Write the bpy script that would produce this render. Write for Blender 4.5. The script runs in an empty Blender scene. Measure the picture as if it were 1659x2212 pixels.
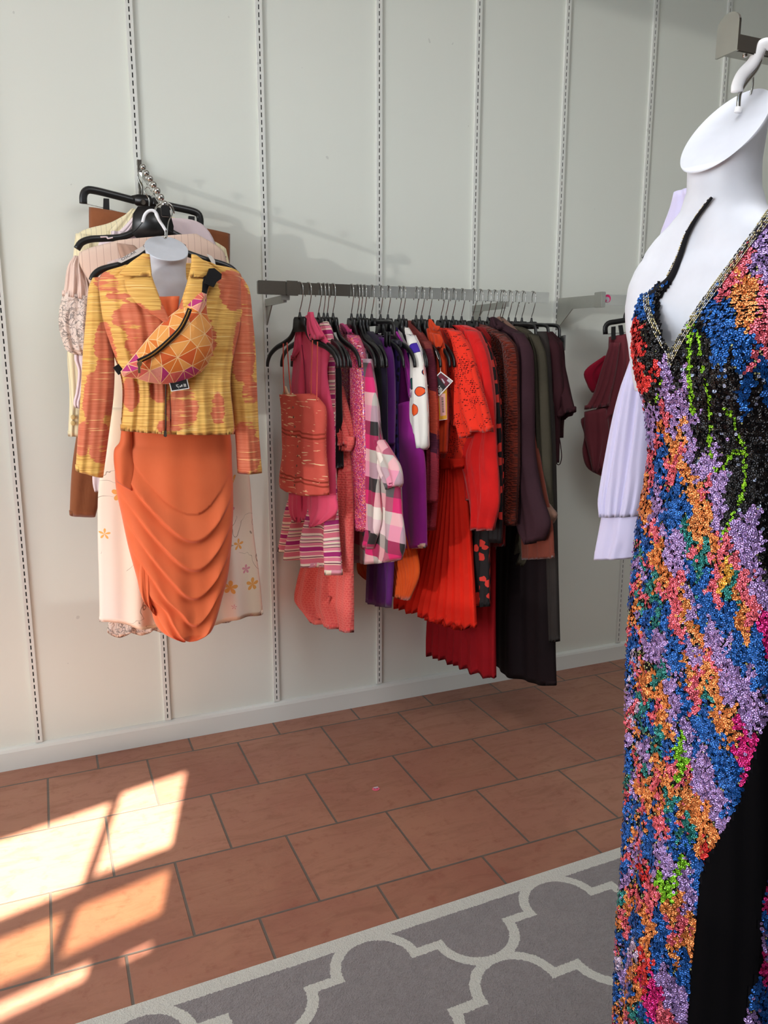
import bpy, bmesh, math, random
import numpy as np
from mathutils import Vector, Matrix, geometry
random.seed(7); RNG=np.random.RandomState(5)
S=bpy.context.scene
COL=S.collection
PI=math.pi
# ---------------- camera (calibrated from the floor tiles and wall uprights)
F_PX,PITCH,YAW,ROLL=1709.1,math.radians(11.033),math.radians(23.243),math.radians(.067)
CAM=Vector((0,-3.0334,1.5))
fw=Vector((math.sin(YAW)*math.cos(PITCH),math.cos(YAW)*math.cos(PITCH),-math.sin(PITCH)))
r0=Vector((math.cos(YAW),-math.sin(YAW),0)); u0=r0.cross(fw)
rt=r0*math.cos(ROLL)+u0*math.sin(ROLL); up=-r0*math.sin(ROLL)+u0*math.cos(ROLL)
cd=bpy.data.cameras.new('camera'); cam=bpy.data.objects.new('camera',cd); COL.objects.link(cam)
cd.sensor_fit='VERTICAL'; cd.sensor_height=36; cd.sensor_width=27; cd.lens=F_PX/2212*36; cd.clip_start=.05
m=Matrix.Identity(4)
for i in range(3): m[i][0]=rt[i]; m[i][1]=up[i]; m[i][2]=-fw[i]; m[i][3]=CAM[i]
cam.matrix_world=m; S.camera=cam
# ---------------- exposure, world, daylight, added fill lamps
S.view_settings.view_transform='Standard'; S.view_settings.look='None'; S.view_settings.gamma=1
S.view_settings.use_curve_mapping=False; S.view_settings.exposure=0.08
W=bpy.data.worlds.new('world'); S.world=W; W.use_nodes=True
bg=W.node_tree.nodes['Background']; bg.inputs[0].default_value=(.62,.78,1,1); bg.inputs[1].default_value=1.2
SUN_H=Vector((.258,.966)); EL=math.radians(36)
SUN_D=Vector((SUN_H.x*math.cos(EL),SUN_H.y*math.cos(EL),-math.sin(EL)))
def lamp(kind,name,loc,direction,energy,color,**k):
    d=bpy.data.lights.new(name,kind); d.energy=energy; d.color=color
    for a,b in k.items(): setattr(d,a,b)
    o=bpy.data.objects.new(name,d); COL.objects.link(o); o.location=loc
    o.rotation_euler=Vector(direction).to_track_quat('-Z','Y').to_euler(); return o
lamp('SUN','sun',(0,-6,6),SUN_D,46,(1,.93,.82),angle=.009)
lamp('SUN','sun_mirrored_by_shopfront',(-6,-4,2),(.88,.475,-.03),.6,(1,.96,.9),angle=.012)
lamp('AREA','daylight_left_window',(-2.52,-2.5,1.75),(1,.12,-.12),60,(.93,.97,1),shape='RECTANGLE',size=2.2,size_y=2.0)
lamp('AREA','fill_light_front',(3.25,-2.74,1.75),(-.55,1,.03),4,(.93,.98,.98),shape='RECTANGLE',size=2.0,size_y=1.8)  # added soft fill from the front wall, no known window there
lamp('AREA','fill_light_overhead',(1.0,-2.1,3.12),(0,.1,-1),27,(.95,.97,1),shape='RECTANGLE',size=1.6,size_y=1.0)  # added fill from overhead to brighten the fronts, no known fixture
# ---------------- pixel helpers: a photograph pixel to a point on a plane of the place
def ray(x,y): return fw+rt*((x-829.5)/F_PX)-up*((y-1106)/F_PX)
def hit(x,y,p0,n):
    d=ray(x,y); t=(Vector(p0)-CAM).dot(n)/d.dot(n); return CAM+d*t
def proj(P):
    d=Vector(P)-CAM; z=d.dot(fw); return 829.5+F_PX*d.dot(rt)/z, 1106-F_PX*d.dot(up)/z
class Plane:
    def __init__(s,p0,deg=None,d=None):
        s.p0=Vector(p0)
        if d is None: a=math.radians(deg); d=(math.sin(a),-math.cos(a))
        s.d=Vector((d[0],d[1],0)).normalized(); n=Vector((s.d.y,-s.d.x,0))
        if n.dot(CAM-s.p0)<0: n=-n
        s.n=n
    def pt(s,x,y,off=0):
        P=hit(x,y,s.p0+s.n*off,s.n); return P
    def uv(s,P): return ((P-s.p0).dot(s.d),P.z)
def WP(y): return Plane((0,y,0),d=(1,0))
# ---------------- scene helpers
def tag(o,label=None,cat=None,group=None,kind=None):
    if label: o['label']=label
    if cat: o['category']=cat
    if group: o['group']=group
    if kind: o['kind']=kind
    return o
def thing(name,label,cat,loc=(0,0,0),rz=0,group=None):
    o=bpy.data.objects.new(name,None); COL.objects.link(o); o.location=loc; o.rotation_euler=(0,0,rz)
    o.empty_display_size=.05; return tag(o,label,cat,group)
def mk(name,bm,mats,parent=None,smooth=True,local=False,label=None):
    me=bpy.data.meshes.new(name); 
    if smooth:
        for f in bm.faces: f.smooth=True
    bm.to_mesh(me); bm.free()
    for mm in (mats if isinstance(mats,(list,tuple)) else [mats]): me.materials.append(mm)
    o=bpy.data.objects.new(name,me); COL.objects.link(o)
    if parent is not None: adopt(o,parent,local)
    if label: o['label']=label
    return o
def adopt(o,parent,local=False):
    o.parent=parent
    if not local:
        pm=Matrix.Translation(parent.location)@parent.rotation_euler.to_matrix().to_4x4()
        o.matrix_parent_inverse=pm.inverted()
def BM(): return bmesh.new()
def box(bm,c,s,rot=None,mi=0):
    r=bmesh.ops.create_cube(bm,size=1); M_=Matrix.Translation(c)@(rot or Matrix.Identity(4))@Matrix.Diagonal((s[0],s[1],s[2],1))
    bmesh.ops.transform(bm,matrix=M_,verts=r['verts'])
    for f in {f for v in r['verts'] for f in v.link_faces}: f.material_index=mi
    return r['verts']
def frame_of(d): return Vector(d).to_track_quat('X','Z').to_matrix().to_4x4()
def bevel(bm,w=.002,seg=2): bmesh.ops.bevel(bm,geom=bm.edges[:],offset=w,segments=seg,affect='EDGES',clamp_overlap=True)
def spline(pts,n):
    pts=[Vector(p) for p in pts]
    if len(pts)==2: return [pts[0].lerp(pts[1],i/(n-1)) for i in range(n)]
    L=[0]
    for a,b in zip(pts,pts[1:]): L.append(L[-1]+max((b-a).length,1e-6))
    out=[]
    for i in range(n):
        t=L[-1]*i/(n-1); k=0
        while k<len(L)-2 and t>L[k+1]: k+=1
        u=(t-L[k])/(L[k+1]-L[k]); p1,p2=pts[k],pts[k+1]
        p0=pts[k-1] if k>0 else p1*2-p2; p3=pts[k+2] if k+2<len(pts) else p2*2-p1
        d=L[k+1]-L[k]; d0=(L[k]-L[k-1]) if k>0 else d; d3=(L[k+2]-L[k+1]) if k+2<len(L) else d
        m1=(p2-p0)/(d0+d)*d; m2=(p3-p1)/(d3+d)*d
        out.append(p1*(2*u**3-3*u*u+1)+m1*(u**3-2*u*u+u)+p2*(-2*u**3+3*u*u)+m2*(u**3-u*u))
    return out
def tube(bm,pts,r=.003,n=8,res=None,flat=1.0,refn=None,mi=0,smoothp=True):
    """sweep an ellipse along pts; r number or list; flat scales the section across refn"""
    P=spline(pts,res or max(8,len(pts)*6)) if smoothp else [Vector(p) for p in pts]
    N=len(P); rr=[r]*N if not isinstance(r,(list,tuple)) else [np.interp(i/(N-1),np.linspace(0,1,len(r)),r) for i in range(N)]
    rings=[]; side=None
    for i,p in enumerate(P):
        t=(P[min(i+1,N-1)]-P[max(i-1,0)]).normalized()
        if refn is not None: a=Vector(refn).cross(t)
        elif side is None: a=t.cross(Vector((0,0,1))) if abs(t.z)<.9 else t.cross(Vector((0,1,0)))
        else: a=side-t*side.dot(t)
        a.normalize(); side=a; b=t.cross(a).normalized()
        rings.append([bm.verts.new(p+a*(rr[i]*math.cos(2*PI*k/n))+b*(rr[i]*flat*math.sin(2*PI*k/n))) for k in range(n)])
    for A,B in zip(rings,rings[1:]):
        for k in range(n): bm.faces.new((A[k],A[(k+1)%n],B[(k+1)%n],B[k])).material_index=mi
    bm.faces.new(rings[0][::-1]).material_index=mi; bm.faces.new(rings[-1]).material_index=mi
def tube_px(bm,pts,pl,r,off=0,**k): tube(bm,[pl.pt(x,y,off) for x,y in pts],r,refn=pl.n,**k)
def plate_px(bm,pts,pl,th,off=0,bev=0,mi=0):
    """polygon traced on a plane, with real thickness"""
    vs=[bm.verts.new(pl.pt(x,y,off)) for x,y in pts]; f=bm.faces.new(vs); f.material_index=mi
    r=bmesh.ops.extrude_face_region(bm,geom=[f]); nv=[g for g in r['geom'] if isinstance(g,bmesh.types.BMVert)]
    for v in nv: v.co+=pl.n*th
    for g in {q for v in nv for q in v.link_faces}: g.material_index=mi
    bmesh.ops.recalc_face_normals(bm,faces=bm.faces[:])
def sphere(bm,c,r,u=12,v=8,sc=(1,1,1),mi=0):
    q=bmesh.ops.create_uvsphere(bm,u_segments=u,v_segments=v,radius=r)
    bmesh.ops.transform(bm,matrix=Matrix.Translation(c)@Matrix.Diagonal((*sc,1)),verts=q['verts'])
    for f in {f for w in q['verts'] for f in w.link_faces}: f.material_index=mi
def prof(s,k=2.4): return max(0,1-abs(2*s-1)**k)**.5
def cloth_bm(rungs,pl,T=.02,nu=28,nv=44,front=None,back=None,folds=(3,.006,0.),off=0,hem=None,seed=0,off2=None,clampy=-.012,bend=0):
    """a garment piece lofted between its left and right outlines, hollow-looking closed volume.
    front/back: extra displacement functions (s,v,x)->m ; folds=(count,amp,drift) ; hem(s)->m lifts the last rows"""
    L=spline([(a[0],a[1],0) for a,b in rungs],nv); R=spline([(b[0],b[1],0) for a,b in rungs],nv)
    rnd=random.Random(seed); ph=[rnd.uniform(0,6.28) for _ in range(4)]; fc,fa,fd=folds
    bm=BM(); uvl=bm.loops.layers.uv.new('uv'); ringF=[];ringB=[];UV={}
    for j in range(nv):
        v=j/(nv-1); rf=[];rb=[]
        rampv=min(1,.25+1.1*v)
        o_=off+(off2-off)*v if off2 is not None else off
        A=pl.pt(L[j].x,L[j].y,o_); B=pl.pt(R[j].x,R[j].y,o_); wd=(B-A).length
        for i in range(nu):
            s=i/(nu-1); P=A.lerp(B,s); e=prof(s,3)
            w=fa*rampv*(math.sin(2*PI*fc*s+ph[0]+fd*v*6)+.5*math.sin(2*PI*fc*2.1*s+ph[1]-fd*v*4+1.3*v)+.35*math.sin(5*v+ph[2]+6*s))
            if hem: P=P+Vector((0,0,hem(s)*max(0,(v-.8)/.2)))
            P=P+pl.n*(bend*math.sin(v*PI))
            tt=min(T,wd*.5)*prof(s)
            F=P+pl.n*(tt+w*e+(front(s,v,P.x) if front else 0))
            K=P-pl.n*(tt*.8-w*e*.8+(back(s,v,P.x) if back else 0))
            if F.y>clampy: F.y=clampy
            if K.y>clampy: K.y=clampy+ (0 if i in(0,nu-1) else .003)
            vf=bm.verts.new(F); rf.append(vf); UV[vf]=pl.uv(P)
            if i in(0,nu-1): rb.append(vf)
            else:
                vb=bm.verts.new(K); rb.append(vb); q=pl.uv(P); UV[vb]=(q[0]+.37,q[1])
        ringF.append(rf); ringB.append(rb)
    for j in range(nv-1):
        for i in range(nu-1):
            bm.faces.new((ringF[j][i],ringF[j][i+1],ringF[j+1][i+1],ringF[j+1][i]))
            bm.faces.new((ringB[j][i],ringB[j+1][i],ringB[j+1][i+1],ringB[j][i+1]))
    for rr in (0,nv-1):                       # close top; bottom closed a little way up inside the hem
        if rr==0: tf,tb=ringF[0],ringB[0]
        else:
            tf=[];tb=[]
            for i in range(nu):
                a=ringF[rr][i].co; c=ringB[rr][i].co; mid=(a+c)/2
                q=bm.verts.new(a.lerp(mid,.12)+Vector((0,0,.018))); UV[q]=UV[ringF[rr][i]]; tf.append(q)
                if i in(0,nu-1): tb.append(q)
                else: q2=bm.verts.new(c.lerp(mid,.12)+Vector((0,0,.018))); UV[q2]=UV[ringB[rr][i]]; tb.append(q2)
            for i in range(nu-1):
                bm.faces.new((ringF[rr][i],ringF[rr][i+1],tf[i+1],tf[i])); bm.faces.new((ringB[rr][i+1],ringB[rr][i],tb[i],tb[i+1]))
        for i in range(nu-1):
            vs=[tf[i],tf[i+1],tb[i+1],tb[i]]; u=[]
            for q in vs:
                if q not in u: u.append(q)
            if len(u)>2:
                try: bm.faces.new(u)
                except ValueError: pass
    for f in bm.faces:
        for l in f.loops: l[uvl].uv=UV[l.vert]
    bmesh.ops.recalc_face_normals(bm,faces=bm.faces[:])
    return bm
# ---------------- materials
def lin(c): return tuple(((x/255)/12.92 if x/255<=.04045 else ((x/255+.055)/1.055)**2.4) for x in c)+(1,)
class NT:
    def __init__(s,name,**k):
        s.m=bpy.data.materials.new(name); s.m.use_nodes=True; s.t=s.m.node_tree; s.b=s.t.nodes['Principled BSDF']
        s.b.inputs['Specular IOR Level'].default_value=k.get('spec',.3)
        s.b.inputs['Roughness'].default_value=k.get('rough',.8); s.b.inputs['Metallic'].default_value=k.get('metal',0)
        if k.get('sheen'): s.b.inputs['Sheen Weight'].default_value=k['sheen']
    def node(s,ty,**k):
        n=s.t.nodes.new(ty)
        for a,b in k.items(): setattr(n,a,b)
        return n
    def put(s,sock,v):
        if v is None: return
        if hasattr(v,'is_linked') or hasattr(v,'links'): s.t.links.new(v,sock)
        elif isinstance(v,(int,float)):
            try: sock.default_value=v
            except TypeError: sock.default_value=(v,)*3
        else: sock.default_value=v if len(v)==len(sock.default_value) else tuple(v)[:len(sock.default_value)]
    def math(s,op,a,b=None,c=None):
        n=s.node('ShaderNodeMath',operation=op); s.put(n.inputs[0],a)
        if b is not None: s.put(n.inputs[1],b)
        if c is not None: s.put(n.inputs[2],c)
        return n.outputs[0]
    def uv(s,sx=1,sy=1,rot=0,ox=0,oy=0,src='UV'):
        tc=s.node('ShaderNodeTexCoord'); mp=s.node('ShaderNodeMapping'); s.t.links.new(tc.outputs[src],mp.inputs[0])
        mp.inputs['Scale'].default_value=(sx,sy,sx); mp.inputs['Rotation'].default_value=(0,0,rot); mp.inputs['Location'].default_value=(ox,oy,0)
        return mp.outputs[0]
    def xyz(s,v):
        n=s.node('ShaderNodeSeparateXYZ'); s.put(n.inputs[0],v); return n.outputs
    def noise(s,v,scale=5,detail=3,rough=.55,dist=0):
        n=s.node('ShaderNodeTexNoise'); s.put(n.inputs['Vector'],v); n.inputs['Scale'].default_value=scale
        n.inputs['Detail'].default_value=detail; n.inputs['Roughness'].default_value=rough; n.inputs['Distortion'].default_value=dist
        return n.outputs[0]
    def voro(s,v,scale=5,feature='F1',out=0,rnd=1):
        n=s.node('ShaderNodeTexVoronoi',feature=feature); s.put(n.inputs['Vector'],v); n.inputs['Scale'].default_value=scale
        n.inputs['Randomness'].default_value=rnd; return n.outputs[out]
    def wave(s,v,scale=5,dist=0,prof='SIN',axis='X'):
        n=s.node('ShaderNodeTexWave',wave_profile=prof,bands_direction=axis); s.put(n.inputs['Vector'],v)
        n.inputs['Scale'].default_value=scale; n.inputs['Distortion'].default_value=dist; return n.outputs[1]
    def ramp(s,f,stops,const=False):
        n=s.node('ShaderNodeValToRGB'); s.put(n.inputs[0],f); e=n.color_ramp.elements
        if const: n.color_ramp.interpolation='CONSTANT'
        while len(e)<len(stops): e.new(.5)
        for k,(p,c) in enumerate(stops): e[k].position=p; e[k].color=lin(c) if isinstance(c,tuple) else (c,c,c,1)
        return n.outputs[0]
    def mix(s,f,a,b,mode='MIX'):
        n=s.node('ShaderNodeMix',data_type='RGBA',blend_type=mode); s.put(n.inputs[0],f)
        for i,v in ((6,a),(7,b)):
            if isinstance(v,tuple) and max(v)>1.01: v=lin(v)
            if isinstance(v,tuple) and len(v)==3: v=v+(1,)
            s.put(n.inputs[i],v)
        return n.outputs[2]
    def attr(s,name):
        n=s.node('ShaderNodeAttribute'); n.attribute_name=name; return n.outputs[0]
    def out(s,col=None,h=None,hs=.3,hd=.002,**k):
        if isinstance(col,tuple): col=lin(col) if max(col)>1.01 else col
        if col is not None: s.put(s.b.inputs['Base Color'],col)
        if h is not None:
            b=s.node('ShaderNodeBump'); b.inputs['Strength'].default_value=hs; b.inputs['Distance'].default_value=hd
            s.put(b.inputs['Height'],h); s.t.links.new(b.outputs[0],s.b.inputs['Normal'])
        for a,v in k.items(): s.put(s.b.inputs[a],v)
        return s.m
def fabric(name,c,c2=None,rough=.85,sheen=.15,wr=.35,scale=9,weave=0,spec=.2):
    n=NT(name,rough=rough,sheen=sheen,spec=spec); uv=n.uv()
    f=n.noise(uv,scale,4); c2=c2 or tuple(x*.86 for x in c)
    h=n.noise(n.uv(1,.35),scale*1.6,3,.5,.6)
    if weave: h=n.math('ADD',h,n.math('MULTIPLY',n.noise(uv,weave,1),.25))
    return n.out(n.mix(f,c2,c),h,wr,.012)
def plain(name,c,rough=.5,metal=0,spec=.5):
    n=NT(name,rough=rough,metal=metal,spec=spec); f=n.noise(n.uv(src='Object'),30,2)
    return n.out(n.mix(f,tuple(x*.95 for x in c),tuple(min(255,x*1.02) for x in c)))
chrome=plain('chrome',(184,183,178),.12,1)
steel=plain('brushed_steel',(178,178,172),.34,.9)
black_plastic=plain('black_plastic',(17,17,18),.34,0,.5)
white_plastic=plain('white_plastic',(236,236,238),.45,0,.4)
paper_white=plain('paper_white',(238,236,230),.7)
dark_print=plain('dark_print',(24,24,28),.6)
slot_dark=plain('slot_shadow_gap',(22,22,22),.9)
# ================= THE SETTING =================
def wall_mat(name,c):
    n=NT(name,rough=.62,spec=.25); o=n.uv(src='Object'); f=n.noise(o,1.3,3); g=n.noise(o,60,2)
    sp=n.math('GREATER_THAN',n.noise(o,23,1),.79)
    return n.out(n.mix(n.math('MULTIPLY',sp,.25),n.mix(f,tuple(x*.975 for x in c),c),tuple(x*.6 for x in c)),g,.05,.002)
paint=wall_mat('painted_wall_panel',(224,228,219)); paint2=wall_mat('painted_upright',(222,224,218))
def structure(name,bm,mats,**k): return tag(mk(name,bm,mats,**k),kind='structure')
bm=BM(); box(bm,(1.2,.05,1.6),(7.6,.1,3.2)); structure('wall_back',bm,paint,smooth=False)
# floor: terracotta tiles, measured pitch 0.348 x 0.339 m, running bond
def floor_mat():
    n=NT('terracotta_tiles',rough=.42,spec=.4); g=n.node('ShaderNodeNewGeometry'); mp=n.node('ShaderNodeMapping')
    n.t.links.new(g.outputs['Position'],mp.inputs[0]); mp.inputs['Location'].default_value=(3.48-.267,.81+.339*10,0)
    br=n.node('ShaderNodeTexBrick'); n.t.links.new(mp.outputs[0],br.inputs[0])
    br.offset=.5; br.offset_frequency=2; br.squash=1
    for k,v in dict(Scale=1,**{'Mortar Size':.0042,'Mortar Smooth':.35,'Bias':0,'Brick Width':.348,'Row Height':.339}).items(): br.inputs[k].default_value=v
    br.inputs['Color1'].default_value=lin((162,114,94)); br.inputs['Color2'].default_value=lin((142,92,76)); br.inputs['Mortar'].default_value=lin((98,88,80))
    p=mp.outputs[0]; a=n.noise(p,3.2,5,.6,.4); b=n.noise(p,22,5,.65); sm=n.node('ShaderNodeMapping'); n.t.links.new(p,sm.inputs[0]); sm.inputs['Scale'].default_value=(1,3.4,1)
    st=n.noise(sm.outputs[0],5,6,.7,1.2)
    c=n.mix(n.math('MULTIPLY',n.ramp(a,[(.35,0.),(.65,1.)]),.45),br.outputs[0],(168,124,98)); 
    c=n.mix(n.math('MULTIPLY',n.ramp(st,[(.48,0.),(.66,1.)]),.45),c,(126,84,64)); c=n.mix(n.math('MULTIPLY',n.ramp(b,[(.55,0.),(.7,1.)]),.5),c,(124,72,56))
    ms=br.outputs['Fac']; c=n.mix(ms,c,(98,88,80))
    h=n.math('SUBTRACT',n.math('ADD',n.math('MULTIPLY',b,.25),n.math('MULTIPLY',st,.3)),n.math('MULTIPLY',ms,1.2))
    return n.out(c,h,.45,.006,Roughness=n.ramp(st,[(.3,.36),(.7,.55)]))
bm=BM(); box(bm,(1.2,-2.3,-.03),(7.6,4.8,.06)); structure('floor',bm,floor_mat(),smooth=False)
bm=BM(); vs=[bm.verts.new(p) for p in [(-2.6,.1,3.2),(5,.1,3.2),(5,-2.38,3.2),(-2.6,-4.42,3.2)]]; f=bm.faces.new(vs); q=bmesh.ops.extrude_face_region(bm,geom=[f])
for g in q['geom']:
    if isinstance(g,bmesh.types.BMVert): g.co.z+=.06
bmesh.ops.recalc_face_normals(bm,faces=bm.faces[:]); structure('ceiling',bm,wall_mat('ceiling_paint',(225,225,220)),smooth=False)
bm=BM(); box(bm,(5.0,-2.3,1.6),(.1,4.8,3.2)); structure('wall_right',bm,paint,smooth=False)
# baseboard with a rounded top
bm=BM()
prf=[(0,0),(-.019,0),(-.019,.07),(-.015,.08),(-.006,.085),(0,.086)]
a=[bm.verts.new((-2.6,y,z)) for y,z in prf]; b=[bm.verts.new((4.95,y,z)) for y,z in prf]
for i in range(len(prf)): bm.faces.new((a[i],a[(i+1)%len(prf)],b[(i+1)%len(prf)],b[i]))
bm.faces.new(a[::-1]); bm.faces.new(b); bmesh.ops.recalc_face_normals(bm,faces=bm.faces[:]); structure('baseboard_back',bm,paint2,smooth=False)
# left wall with a wide shop window the daylight comes through
def wall_with_holes(name,O,w,L,H,holes,th,mat):
    us=sorted({0,L,*[h[0] for h in holes],*[h[1] for h in holes]}); zs=sorted({0,H,*[h[2] for h in holes],*[h[3] for h in holes]})
    bm=BM(); rot=frame_of((w[0],w[1],0))
    for u0_,u1 in zip(us,us[1:]):
        for z0,z1 in zip(zs,zs[1:]):
            cu,cz=(u0_+u1)/2,(z0+z1)/2
            if any(h[0]<cu<h[1] and h[2]<cz<h[3] for h in holes): continue
            box(bm,(O[0]+w[0]*cu,O[1]+w[1]*cu,cz),(u1-u0_+1e-4,th,z1-z0+1e-4),rot)
    return structure(name,bm,mat,smooth=False)
wall_with_holes('wall_left',(-2.6,-4.42),(0,1),4.42,3.2,[(.25,3.07,.7,3.12)],.1,paint)
# shopfront wall behind the camera; panes sit where the sun throws them on the tiles
w=Vector((.966,.259)); h=SUN_H
def ab(px,py):
    P=hit(px,py,(0,0,0),Vector((0,0,1))); d=w.x*h.y-w.y*h.x
    return ((P.x*h.y-P.y*h.x)/d,(w.x*P.y-w.y*P.x)/d)
OFF=Vector((-2.6,-4.42)); d_=w.x*h.y-w.y*h.x
a0=(OFF.x*h.y-OFF.y*h.x)/d_; b0=(w.x*OFF.y-w.y*OFF.x)/d_
tanE=math.tan(EL)
def opening(pxs):
    q=[ab(*p) for p in pxs]; A=[x[0]-a0 for x in q]; B=[(x[1]-b0)*tanE for x in q]; return A,B
A,Bz=opening([(395,1667),(378,1828),(196,1893),(270,1712)])
a1=(A[0]+A[1])/2; a2=(A[2]+A[3])/2; zt=(Bz[0]+Bz[3])/2; zb=(Bz[1]+Bz[2])/2
A2,_=opening([(250,1717),(170,1912)]); a3=sum(A2)/2
C,Cz=opening([(370,1880),(345,1975),(130,2070),(170,1955)]); c1=(C[0]+C[1])/2; c2=(C[2]+C[3])/2; czt=(Cz[0]+Cz[3])/2; czb=(Cz[1]+Cz[2])/2
D,Dz=opening([(135,1970),(105,2070)]); dr=sum(D)/2
E_,Ez=opening([(330,2035),(265,2065)])
F_,Fz=opening([(185,2115),(0,2190)])
lo=a3-.75
holes=[(a2,a1,zb,zt),(lo,a3,zb-.02,zt-.03),(c2,c1,czb,czt),(lo,dr,czb,czt),(E_[1],E_[0],Ez[1]-.02,Ez[0]),(lo,F_[0],Fz[1]-.015,Fz[1]+.03)]
wall_with_holes('wall_front',OFF,w,8.1,3.2,holes,.012,wall_mat('shopfront_dark_paint',(96,90,84)))
gl=bpy.data.materials.new('tinted_glass'); gl.use_nodes=True; t=gl.node_tree; t.nodes.clear()
o_=t.nodes.new('ShaderNodeOutputMaterial'); tr=t.nodes.new('ShaderNodeBsdfTransparent'); tr.inputs[0].default_value=(.74,.68,.58,1); gs=t.nodes.new('ShaderNodeBsdfGlossy'); gs.inputs[1].default_value=.05
mx=t.nodes.new('ShaderNodeMixShader'); mx.inputs[0].default_value=.06; t.links.new(tr.outputs[0],mx.inputs[1]); t.links.new(gs.outputs[0],mx.inputs[2]); t.links.new(mx.outputs[0],o_.inputs[0])
bm=BM(); rot=frame_of((w.x,w.y,0))
for q in holes[2:4]:
    cu=(q[0]+q[1])/2; box(bm,(OFF.x+w.x*cu,OFF.y+w.y*cu,(q[2]+q[3])/2),(q[1]-q[0],.006,q[3]-q[2]),rot)
structure('window_1',bm,gl,smooth=False)
# frosted pane added to go with the front fill lamp, not a known window
fr=NT('frosted_fill_pane',rough=.6,spec=.3).out((225,232,236)); bm=BM(); box(bm,(OFF.x+w.x*6.1,OFF.y+w.y*6.1+.03,1.75),(2.1,.02,1.9),rot); structure('fill_light_pane',bm,fr,smooth=False)
# slotted wall uprights
SX=[-.1025,.3666,.812,1.2773,1.7085,2.1312,2.5882,3.008,3.46]
labs=['white slotted wall upright at the far left edge','white slotted wall upright behind the jacket and its ball arm','white slotted wall upright carrying the left bracket of the long clothes rail',
'white slotted wall upright behind the purple clothes in the middle of the rail','white slotted wall upright behind the red clothes, carrying the second rail bracket',
'white slotted wall upright at the right end of the long rail, beside the burgundy trousers','white slotted wall upright behind the lilac sleeve','white slotted wall upright below the chrome rail end at the top right','white slotted wall upright hidden behind the sequin dress']
def upright(x,label):
    bm=BM(); z0,z1=.088,3.2; 
    box(bm,(x-.0085,-.0055,(z0+z1)/2),(.0065,.011,z1-z0)); box(bm,(x+.0085,-.0055,(z0+z1)/2),(.0065,.011,z1-z0))
    z=z0; k=0
    while z<z1:
        box(bm,(x,-.0055,z+.0045),(.0105,.011,.009)); 
        if k%2==0: pass
        z+=.0254; k+=1
    box(bm,(x,-.0045,(z0+z1)/2),(.0105,.009,z1-z0),mi=1)
    # the web between the slots is narrow: side webs leave a 4 mm slot
    box(bm,(x-.0038,-.0055,(z0+z1)/2),(.0034,.0108,z1-z0)); box(bm,(x+.0038,-.0055,(z0+z1)/2),(.0034,.0108,z1-z0))
    o=mk('slotted_upright',bm,[paint2,slot_dark],smooth=False); return tag(o,label,'wall upright','slotted uprights on the back wall')
for x,l in zip(SX[:8],labs): upright(x,l)
# rug
def rug_mat():
    n=NT('trellis_rug',rough=1,sheen=.35,spec=.05); tc=n.node('ShaderNodeTexCoord'); P=tc.outputs['Object']
    wob=n.noise(P,160,2); x,y,_=n.xyz(P)
    nx=n.math('MULTIPLY',n.math('SUBTRACT',wob,.5),.010); ny=n.math('MULTIPLY',n.math('SUBTRACT',n.noise(P,190,2),.5),.010)
    x=n.math('ADD',x,nx); y=n.math('ADD',y,ny)
    X=n.math('PINGPONG',x,.2815); Y=n.math('PINGPONG',y,.203)
    def ell(cx_,cy_,rx,ry):
        dx=n.math('DIVIDE',n.math('SUBTRACT',X,cx_),rx); dy=n.math('DIVIDE',n.math('SUBTRACT',Y,cy_),ry)
        r=n.math('SQRT',n.math('ADD',n.math('MULTIPLY',dx,dx),n.math('MULTIPLY',dy,dy)))
        return n.math('MULTIPLY',n.math('ABSOLUTE',n.math('SUBTRACT',r,1)),.102)
    up_=n.math('GREATER_THAN',Y,.0955); lf=n.math('LESS_THAN',X,.125)
    d1=n.math('ADD',ell(0,.1015,.105,.1015),n.math('SUBTRACT',1,n.math('MULTIPLY',up_,lf)))
    dn=n.math('LESS_THAN',Y,.1075); rg=n.math('GREATER_THAN',X,.1565)
    d2=n.math('ADD',ell(.2815,.1015,.105,.1015),n.math('SUBTRACT',1,n.math('MULTIPLY',dn,rg)))
    inx=n.math('MULTIPLY',n.math('GREATER_THAN',X,.092),n.math('LESS_THAN',X,.19))
    d3=n.math('ADD',n.math('ABSOLUTE',n.math('SUBTRACT',Y,.1015)),n.math('SUBTRACT',1,inx))
    d=n.math('MINIMUM',n.math('MINIMUM',d1,d2),d3)
    line=n.math('LESS_THAN',d,.0135)
    bd=n.math('GREATER_THAN',y,RUG_TOP-.047); bl=n.math('LESS_THAN',x,RUG_L+.047)
    f=n.math('MAXIMUM',n.math('MAXIMUM',line,bd),bl)
    t1=n.noise(P,240,3,.7); t2=n.noise(P,45,4,.7)
    g=n.mix(n.math('MULTIPLY',t2,.9),(112,104,104),(152,144,143)); g=n.mix(n.math('MULTIPLY',n.ramp(t1,[(.5,0.),(.7,1.)]),.5),g,(88,80,80))
    cr=n.mix(t1,(186,184,174),(218,216,206))
    return n.out(n.mix(f,g,cr),n.math('ADD',t1,t2),.9,.006)
RUG_TOP=.236+.203; RUG_L=-1.55

bm=BM(); C0=Vector((.955,-1.743)) # a cell centre
x0,x1,y0,y1=RUG_L,1.9,-1.15,RUG_TOP
box(bm,((x0+x1)/2,(y0+y1)/2,.005),(x1-x0,y1-y0,.010)); bmesh.ops.bevel(bm,geom=[e for e in bm.edges if all(v.co.z>.005 for v in e.verts)],offset=.005,segments=3,affect='EDGES')
rug=mk('area_rug',bm,rug_mat(),smooth=False); rug.location=(C0.x+.0,C0.y,0.0005); rug.rotation_euler=(0,0,.028)
tag(rug,'grey pile area rug with cream trellis pattern and border, on the terracotta floor','rug')
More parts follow.
